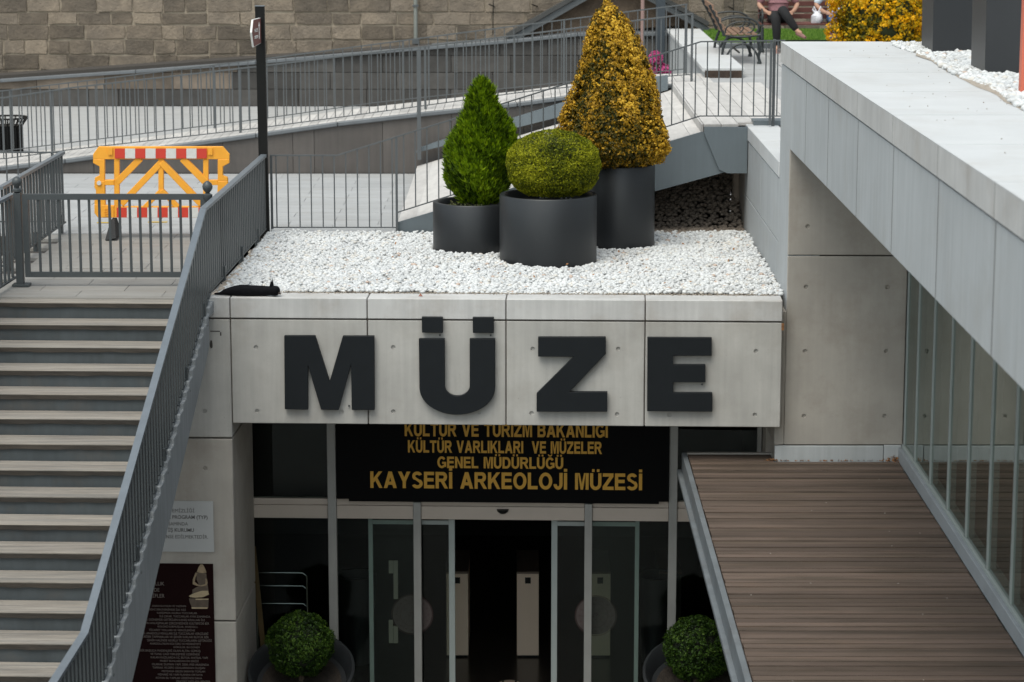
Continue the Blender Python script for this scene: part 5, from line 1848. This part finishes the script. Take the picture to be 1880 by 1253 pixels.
boxo('edge_lip', MATS['worn_channel_steel'], (1.50, 1.5445, 10, 23.30, ZD - .20, ZD - .16), dk, bevel=.003)
boxo('edge_channel', MATS['worn_timber'] if 'worn_timber' in MATS else CONC_PIER, (1.593, 2.40, 23.245, 23.30, ZD - .20, ZD + .01), dk)

# ================================================================== PEBBLES
def bed_points(x_fn, y0, y1, z_fn, step, keep=None, layers=1, jit=.30, seed=5):
    r = np.random.default_rng(seed)
    out = []
    for L_ in range(layers):
        yy = y0
        row_ = 0
        while yy < y1:
            xa, xb = x_fn(yy)
            xs = np.arange(xa + (row_ % 2) * step * .5, xb, step)
            xs = xs + r.normal(0, step * jit * .5, len(xs))
            ys2 = np.full(len(xs), yy) + r.normal(0, step * jit * .5, len(xs))
            zs = np.array([z_fn(a, b_) for a, b_ in zip(xs, ys2)]) + r.uniform(-.006, .008, len(xs)) + L_ * step * .28
            out.append(np.stack([xs, ys2, zs], 1))
            yy += step * .84
            row_ += 1
    P_ = np.concatenate(out)
    if keep is not None:
        P_ = P_[[keep(p_) for p_ in P_]]
    return P_


POTS = [(-.49, 25.98, .42, 5.21), (.286, 25.24, .494, 5.38), (1.056, 26.25, .365, 5.57)]
def notpot(p_):
    for a, b_, r_, _ in POTS:
        if (p_[0] - a) ** 2 + (p_[1] - b_) ** 2 < (r_ + .01) ** 2: return False
    return True
lx = lambda yy: (FW(-2.86, (yy - 22.915), 0).x, XF - .02)
hz = lambda a, b_: Z0 + .002 + lerp([23.2, 24.5, 27], [0, .0, .02], b_) + .012 * math.sin(a * 2.3 + b_) * math.sin(b_ * 1.7)
front = lambda a: 23.22 - a * .033
Pb = bed_points(lambda yy: (lx(yy)[0], lx(yy)[1]), 23.12, 27.10, hz, .046, keep=lambda p_: notpot(p_) and p_[1] > front(p_[0]) + .03, seed=5)
o = pebbles('pebble_bed', PEB, Pb, .0265, seed=6); o['kind'] = 'stuff'
Pb2 = Pb[np.random.default_rng(8).random(len(Pb)) < .35] + np.array([.02, .02, .014])
Pb2 = Pb2[[notpot(p_) for p_ in Pb2]]
o = pebbles('pebble_bed_top', PEB, Pb2, .023, seed=9); o['kind'] = 'stuff'
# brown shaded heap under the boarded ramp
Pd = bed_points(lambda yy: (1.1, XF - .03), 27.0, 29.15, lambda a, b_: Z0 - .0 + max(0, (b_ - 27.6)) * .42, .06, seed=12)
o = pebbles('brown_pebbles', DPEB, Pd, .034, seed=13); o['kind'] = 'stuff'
# pebble strip on the side roof
RE = lambda yy: (lerp([15, 18, 21, 23.9], [3.42, 3.47, 3.50, 3.52], yy) + .04 * math.sin(yy * 2.1), 6.2)
Pr = bed_points(RE, 13.0, 23.4, lambda a, b_: ZR + .006 + .012 * math.sin(a * 5 + b_ * 2), .052, seed=15, keep=lambda p_: p_[0] < 4.6)
o = pebbles('roof_pebbles', PEB, Pr, .029, seed=16); o['kind'] = 'stuff'
# grit strip beside it
gp = [(lerp([13, 23.9], [3.30, 3.47], yy) + random.uniform(-.03, .03), yy) for yy in np.arange(13, 23.6, .3)]
mb = MB()
vs = []
for (a, yy) in gp:
    vs += [(a + .04, yy, ZR + .002), (a + .28, yy, ZR + .006)]
mb.add(vs, [(i * 2, i * 2 + 1, i * 2 + 3, i * 2 + 2) for i in range(len(gp) - 1)])
o = mb.build('roof_grit', SAND); o['kind'] = 'stuff'

# loose grit line between coping and pebbles
P_ = bed_points(lambda yy: (-2.7, 2.42), 23.0, 23.06, lambda a, b_: Z0 + .002, .02, seed=19)
P_[:, 1] += .19 - P_[:, 0] * .033 + RNG.normal(0, .02, len(P_))
o = pebbles('grit_line', SAND, P_, .007, seed=20, sub=1); o['kind'] = 'stuff'

# ================================================================== THREE ROUND PLANTERS
LB = ['low dark round planter holding the green thuja', 'wide dark round planter in front holding the clipped ball', 'tall dark round planter holding the golden cone bush']
pots = []
for (x, y, r_, zt_), lb in zip(POTS, LB):
    t = thing('round_planter', lb, 'planter', (x, y, Z0), 'round planters on the white pebbles')
    h_ = zt_ - Z0 + .02
    MB().lathe([(.0, -.0), (r_ - .004, .0), (r_, .01), (r_, h_ - .012), (r_ - .008, h_), (r_ - .045, h_), (r_ - .055, h_ - .02), (r_ - .06, h_ - .10), (.0, h_ - .10)], (x, y, Z0 - .02), 72).build('pot', POT, t, smooth=True)
    MB().lathe([(r_ - .06, h_ - .095), (r_ * .5, h_ - .075), (.0, h_ - .07)], (x, y, Z0 - .02), 32).build('soil', SOIL, t)
    # a few white pebbles on the soil
    pp_ = np.stack([x + (r_ - .12) * np.cos(np.arange(26) * .8) * RNG.uniform(.75, 1.05, 26), y + (r_ - .12) * np.sin(np.arange(26) * .8) * RNG.uniform(.75, 1.05, 26), np.full(26, zt_ - .085)], 1)
    pebbles('soil_pebbles', PEB, pp_, .018, parent=t, seed=33)['kind'] = 'stuff'
# thuja: upward sprays
THU = leaf_mat('thuja_sprays', [(.012, .03, .002), (.055, .105, .003), (.14, .235, .004), (.27, .38, .008)], trans=.3)
x, y, r_, zt_ = POTS[0]
cx0 = onY(880, 300, y).x
t = thing('thuja', 'bright green feathery thuja cone in the low planter', 'shrub', (cx0, y, zt_ - .08))
# sprays: clusters of narrow upward leaves
def thuja(parent, c, prof, nclus, seed):
    r = np.random.default_rng(seed)
    zs = np.array([p[0] for p in prof]); rs = np.array([p[1] for p in prof]); xo = np.array([p[2] for p in prof])
    zz = np.linspace(zs[0], zs[-1], 200); rr = np.interp(zz, zs, rs)
    cdf = np.cumsum(rr + .02); cdf /= cdf[-1]
    z = np.interp(r.random(nclus), cdf, zz); t_ = r.uniform(0, 2 * math.pi, nclus)
    amp = np.zeros(nclus)
    for _ in range(12):
        amp += np.sin(r.integers(2, 8) * t_ + r.uniform(1, 9) * z * 2 + r.uniform(0, 6.28))
    amp /= 3.4
    R = np.interp(z, zs, rs) * (1 + .10 * amp) - r.random(nclus) ** 1.5 * .12
    R = np.maximum(R, 0)
    C_ = np.stack([c[0] + np.interp(z, zs, xo) + R * np.cos(t_), c[1] + R * np.sin(t_), c[2] + z], 1)
    out = np.stack([np.cos(t_), np.sin(t_), np.zeros(nclus)], 1)
    k = 7
    P_ = np.repeat(C_, k, 0); O = np.repeat(out, k, 0)
    n_ = len(P_)
    D = O * .45 + np.array([0, 0, 1.0]) + r.normal(0, .30, (n_, 3))
    D /= np.linalg.norm(D, axis=1, keepdims=True)
    Nn = O + r.normal(0, .7, (n_, 3)); Nn -= D * (Nn * D).sum(1, keepdims=True); Nn /= np.linalg.norm(Nn, axis=1, keepdims=True)
    S_ = np.cross(Nn, D)
    L_ = .068 * r.uniform(.6, 1.4, (n_, 1)); W_ = .0075 * r.uniform(.7, 1.3, (n_, 1))
    a = P_; b = P_ + D * L_; c1 = P_ + D * L_ * .5 + S_ * W_; d1 = P_ + D * L_ * .5 - S_ * W_
    V = np.stack([a, c1, b, d1], 1).reshape(-1, 3)
    i_ = np.arange(n_)[:, None] * 4
    F = np.concatenate([i_ + np.array([[0, 1, 2]]), i_ + np.array([[0, 2, 3]])], 0)
    at = np.repeat(np.clip(np.repeat(r.normal(.52, .2, nclus) + .15 * amp, k) + r.normal(0, .12, n_), 0, 1), 4)
    return soup('foliage', THU, parent, V, F, at)
z_b = zt_ - .03
top_z = onY(885, 150, y).z
H = top_z - z_b
thuja(t, (cx0, y, z_b), [(0, .17, .0), (.06 * H / 1.2, .22, 0), (.18, .31, 0), (.38, .36, .0), (.52, .345, 0), (.70, .275, .0), (.85, .21, .02), (1.0, .15, .03), (H - .1, .10, .03), (H, .025, .03)], 8200, 51)
thuja(t, (cx0 + .17, y - .02, z_b + .36), [(0, .12, 0), (.2, .19, 0), (.4, .16, .02), (.56, .07, .02), (.62, .02, .02)], 2000, 52)
MB().lathe([(.10, .0), (.22, .15), (.25, .38), (.18, .7), (.06, 1.05), (.01, 1.15)], (cx0, y, z_b), 18).build('shade_core', mat('core_shade_thuja', (.012, .022, .005), .9), t)  # near-black solid core, painted shade between the sprays
MB().tube([(cx0, y, zt_ - .12), (cx0, y, zt_ + .3)], [.035, .025], 8).build('trunk', mat('twig_bark', (.07, .05, .035), .9), t)
# creeping weeds on the soil of that pot
P_ = np.stack([RNG.uniform(x - .25, x + .3, 500), RNG.uniform(y - .33, y + .1, 500), RNG.uniform(zt_ - .08, zt_ - .01, 500)], 1)
V, F = leaves(P_, np.tile([[0, 0, 1.]], (500, 1)), .03, .018, jitter=.7)
soup('weeds', leaf_mat('dull_weed_leaves', [(.05, .06, .02), (.12, .14, .05), (.22, .20, .10)]), t, V, F, np.repeat(RNG.random(500), 4))
# ball
x, y, r_, zt_ = POTS[1]
BALL = leaf_mat('yellow_green_box_leaves', [(.035, .05, .002), (.125, .15, .004), (.265, .28, .006), (.46, .45, .02)], trans=.3)
cb = onY(1016, 300, y)
t = thing('clipped_ball', 'yellow green clipped box ball in the wide front planter', 'shrub', (cb.x, y, zt_ - .08))
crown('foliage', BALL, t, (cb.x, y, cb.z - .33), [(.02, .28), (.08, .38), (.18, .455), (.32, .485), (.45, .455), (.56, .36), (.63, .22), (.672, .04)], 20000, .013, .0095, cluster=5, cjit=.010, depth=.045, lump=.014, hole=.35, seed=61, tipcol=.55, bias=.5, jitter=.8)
MB().lathe([(.25, .04), (.38, .16), (.41, .32), (.37, .46), (.22, .57), (.02, .60)], (cb.x, y, cb.z - .33), 22).build('shade_core', mat('core_shade_ball', (.025, .028, .006), .9), t)  # solid core whose dark colour imitates shade behind the clipped leaves
# golden cone
x, y, r_, zt_ = POTS[2]
GOLDL = leaf_mat('golden_variegated_leaves', [(.025, .032, .004), (.09, .065, .006), (.30, .165, .008), (.50, .275, .014), (.66, .41, .038)], trans=.2)
sp_ = y / 4600
cxx = onY(1130, 280, y).x
zy = lambda py: onY(1130, py, y).z
zbse = zy(302)
prof = [(302, .36, 0), (292, .50, .0), (272, .585, .0), (240, .58, .0), (205, .52, -.01), (170, .44, -.03), (135, .385, -.03), (100, .325, -.03), (65, .255, -.05), (40, .20, -.08), (20, .12, -.09), (8, .05, -.095), (0, .015, -.095)]
t = thing('golden_cone_bush', 'tall cone of golden variegated leaves in the tall planter', 'shrub', (cxx, y, zt_ - .05))
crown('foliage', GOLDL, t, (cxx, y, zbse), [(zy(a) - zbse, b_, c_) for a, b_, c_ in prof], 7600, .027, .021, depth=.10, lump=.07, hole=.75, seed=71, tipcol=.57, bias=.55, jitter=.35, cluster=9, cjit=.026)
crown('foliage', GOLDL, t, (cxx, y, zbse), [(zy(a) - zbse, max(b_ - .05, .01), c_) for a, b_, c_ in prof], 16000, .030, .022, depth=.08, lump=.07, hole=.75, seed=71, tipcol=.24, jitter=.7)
MB().lathe([(.28, .02), (.46, .12), (.47, .35), (.36, .75), (.22, 1.15), (.10, 1.5), (.01, 1.6)], (cxx - .02, y, zbse), 22).build('shade_core', mat('core_shade_gold', (.022, .026, .008), .9), t)  # dark solid core paints the shade in the gaps of the cone
MB().tube([(cxx, y, zt_ - .1), (cxx, y, zt_ + .3)], [.04, .03], 8).build('trunk', MATS['twig_bark'], t)

# ================================================================== SQUARE PLANTERS AND RED POST ON THE SIDE ROOF
SQ = mat('black_square_planter', (.022, .024, .027), .45, var=.12, scale=2, spec=.5)
for (px, py, lb, dp) in ((1712, 95, 'tall black square planter farther along the side roof', .62), (1808, 135, 'tall black square planter nearer on the roof beside the red post', .62)):
    p = onZ(px, py, ZR + .02)
    t = thing('square_planter', lb, 'planter', (p.x + .3, p.y + .3, ZR), 'square planters on the side roof')
    xl = p.x
    ww = .62
    mb = MB()
    z_t = ZR + 1.05
    mb.add([(xl, p.y, ZR), (xl + ww, p.y, ZR), (xl + ww, p.y + dp, ZR), (xl, p.y + dp, ZR),
            (xl - .01, p.y - .01, z_t), (xl + ww + .01, p.y - .01, z_t), (xl + ww + .01, p.y + dp + .01, z_t), (xl - .01, p.y + dp + .01, z_t)],
           [(3, 2, 1, 0), (0, 1, 5, 4), (1, 2, 6, 5), (2, 3, 7, 6), (3, 0, 4, 7)])
    mb.box(xl + .03, xl + ww - .03, p.y + .03, p.y + dp - .03, z_t - .12, z_t - .08)
    mb.build('body', SQ, t, bevel=.004)
    cc = (xl + ww / 2, p.y + dp / 2, z_t - .08)
    crown('foliage', BOX_G, t, cc, [(.0, .2), (.15, .3), (.35, .3), (.55, .15), (.6, .03)], 3000, .04, .025, seed=81)
p = onZ(1874, 166, ZR + .02)
tag(MB().box(p.x, p.x + .09, p.y, p.y + .09, ZR, ZR + 1.6).build('red_post', mat('coral_red_paint', (.55, .13, .075), .5, var=.06), bevel=.004), 'coral red square post standing in the roof pebbles', 'post')

# ================================================================== CAT, LEAVES, SMALL THINGS
cl_ = FW(-2.80, .12, Z0); cr_ = FW(-2.29, .12, Z0)
ct = thing('cat', 'black cat lying flat asleep on the concrete coping', 'cat', FW(-2.55, .12, Z0))
Q = lambda u, v, z_: FW(u, v, Z0 + z_)
V = [Q(-2.70, .10, .050), Q(-2.60, .10, .050), Q(-2.48, .10, .046), Q(-2.38, .09, .048), Q(-2.33, .08, .052), Q(-2.285, .07, .058), Q(-2.245, .05, .042),
     Q(-2.76, .11, .036), Q(-2.81, .12, .016), Q(-2.87, .13, .012),
     Q(-2.66, .18, .028), Q(-2.60, .25, .018), Q(-2.55, .27, .016),
     Q(-2.64, .20, .022), Q(-2.70, .26, .018), Q(-2.66, .30, .014),
     Q(-2.40, .17, .026), Q(-2.36, .23, .018), Q(-2.31, .25, .014),
     Q(-2.43, .18, .024), Q(-2.46, .25, .016), Q(-2.42, .29, .014)]
E = [(0, 1), (1, 2), (2, 3), (3, 4), (4, 5), (5, 6), (0, 7), (7, 8), (8, 9), (0, 10), (10, 11), (11, 12), (0, 13), (13, 14), (14, 15), (3, 16), (16, 17), (17, 18), (3, 19), (19, 20), (20, 21)]
Rr = [.068, .064, .056, .054, .040, .060, .036, .034, .014, .010, .03, .017, .014, .026, .016, .013, .024, .014, .012, .022, .013, .011]
skin_mesh('body', FUR, ct, V, E, Rr, sub=2)
for du, dv in ((-.012, -.018), (-.005, .035)):
    c_ = Q(-2.315 + du, .075 + dv, .088)
    MB().add([c_ + Vector((-.018, -.004, -.012)), c_ + Vector((.020, -.004, -.012)), c_ + Vector((0, .010, -.008)), c_ + Vector((.004, .004, .078))], [(0, 1, 3), (1, 2, 3), (2, 0, 3), (0, 2, 1)]).build('ear', FUR, ct)
MB().tube([Q(-2.25, .04, .038), Q(-2.232, .03, .030)], [.012, .007], 8).build('muzzle', mat('dark_brown_muzzle', (.03, .018, .014), .7), ct, smooth=True)
LEAFR = mat('dry_red_brown_leaf', (.26, .09, .05), .8)
p = onV(772, 546, .1)
lf = FW(p[0], .1, Z0 + .002)
tag(MB().add([lf + Vector((-.02, 0, .0)), lf + Vector((.0, -.012, .008)), lf + Vector((.022, .0, .002)), lf + Vector((0, .012, .03))], [(0, 1, 3), (1, 2, 3)]).build('dry_leaf', LEAFR), 'tiny curled red brown leaf on the coping above the sign', 'leaf')
LV = mat('dry_ochre_leaves', (.28, .13, .05), .9, var=.3, scale=40)
n_ = 260
P_ = np.concatenate([np.stack([RNG.normal(3.53, .035, 90), YP - np.abs(RNG.normal(.03, .03, 90)), ZD + np.abs(RNG.normal(.01, .02, 90))], 1),
                     np.stack([RNG.normal(2.38, .03, 50), YP - np.abs(RNG.normal(.02, .02, 50)), ZD + RNG.uniform(.003, .015, 50)], 1),
                     np.stack([RNG.uniform(2.45, 3.5, 60), YP - .013 - np.abs(RNG.normal(0, .012, 60)), np.full(60, ZD + .004)], 1)])
V, F = leaves(P_, np.tile([[0, 0, 1.]], (len(P_), 1)), .022, .014, jitter=.6)
soup('leaf_litter', LV, None, V, F, kind='stuff')
P_ = np.stack([RNG.uniform(-2.6, 2.4, 46), RNG.uniform(23.4, 27.0, 46), np.full(46, Z0 + .045)], 1)
P_ = P_[[notpot(q_) for q_ in P_]]
V, F = leaves(P_, np.tile([[0, -.4, 1.]], (len(P_), 1)), .035, .018, jitter=.5)
soup('fallen_leaves', LV, None, V, F, kind='stuff')
# small debris on the deck
P_ = np.stack([RNG.uniform(1.7, 3.4, 16), RNG.uniform(16, 22.8, 16), np.full(16, ZD + .005)], 1)
o = pebbles('deck_debris', mat('pale_crumbs', (.55, .52, .48), .8), P_, .004, seed=90); o['kind'] = 'stuff'
P_ = np.stack([RNG.uniform(2.6, 3.4, 40), RNG.uniform(14, 23.4, 40), np.full(40, ZR + .005)], 1)
o = pebbles('roof_debris', mat('brown_crumbs', (.24, .19, .15), .8), P_, .004, seed=91); o['kind'] = 'stuff'
print('objects', len(bpy.data.objects))
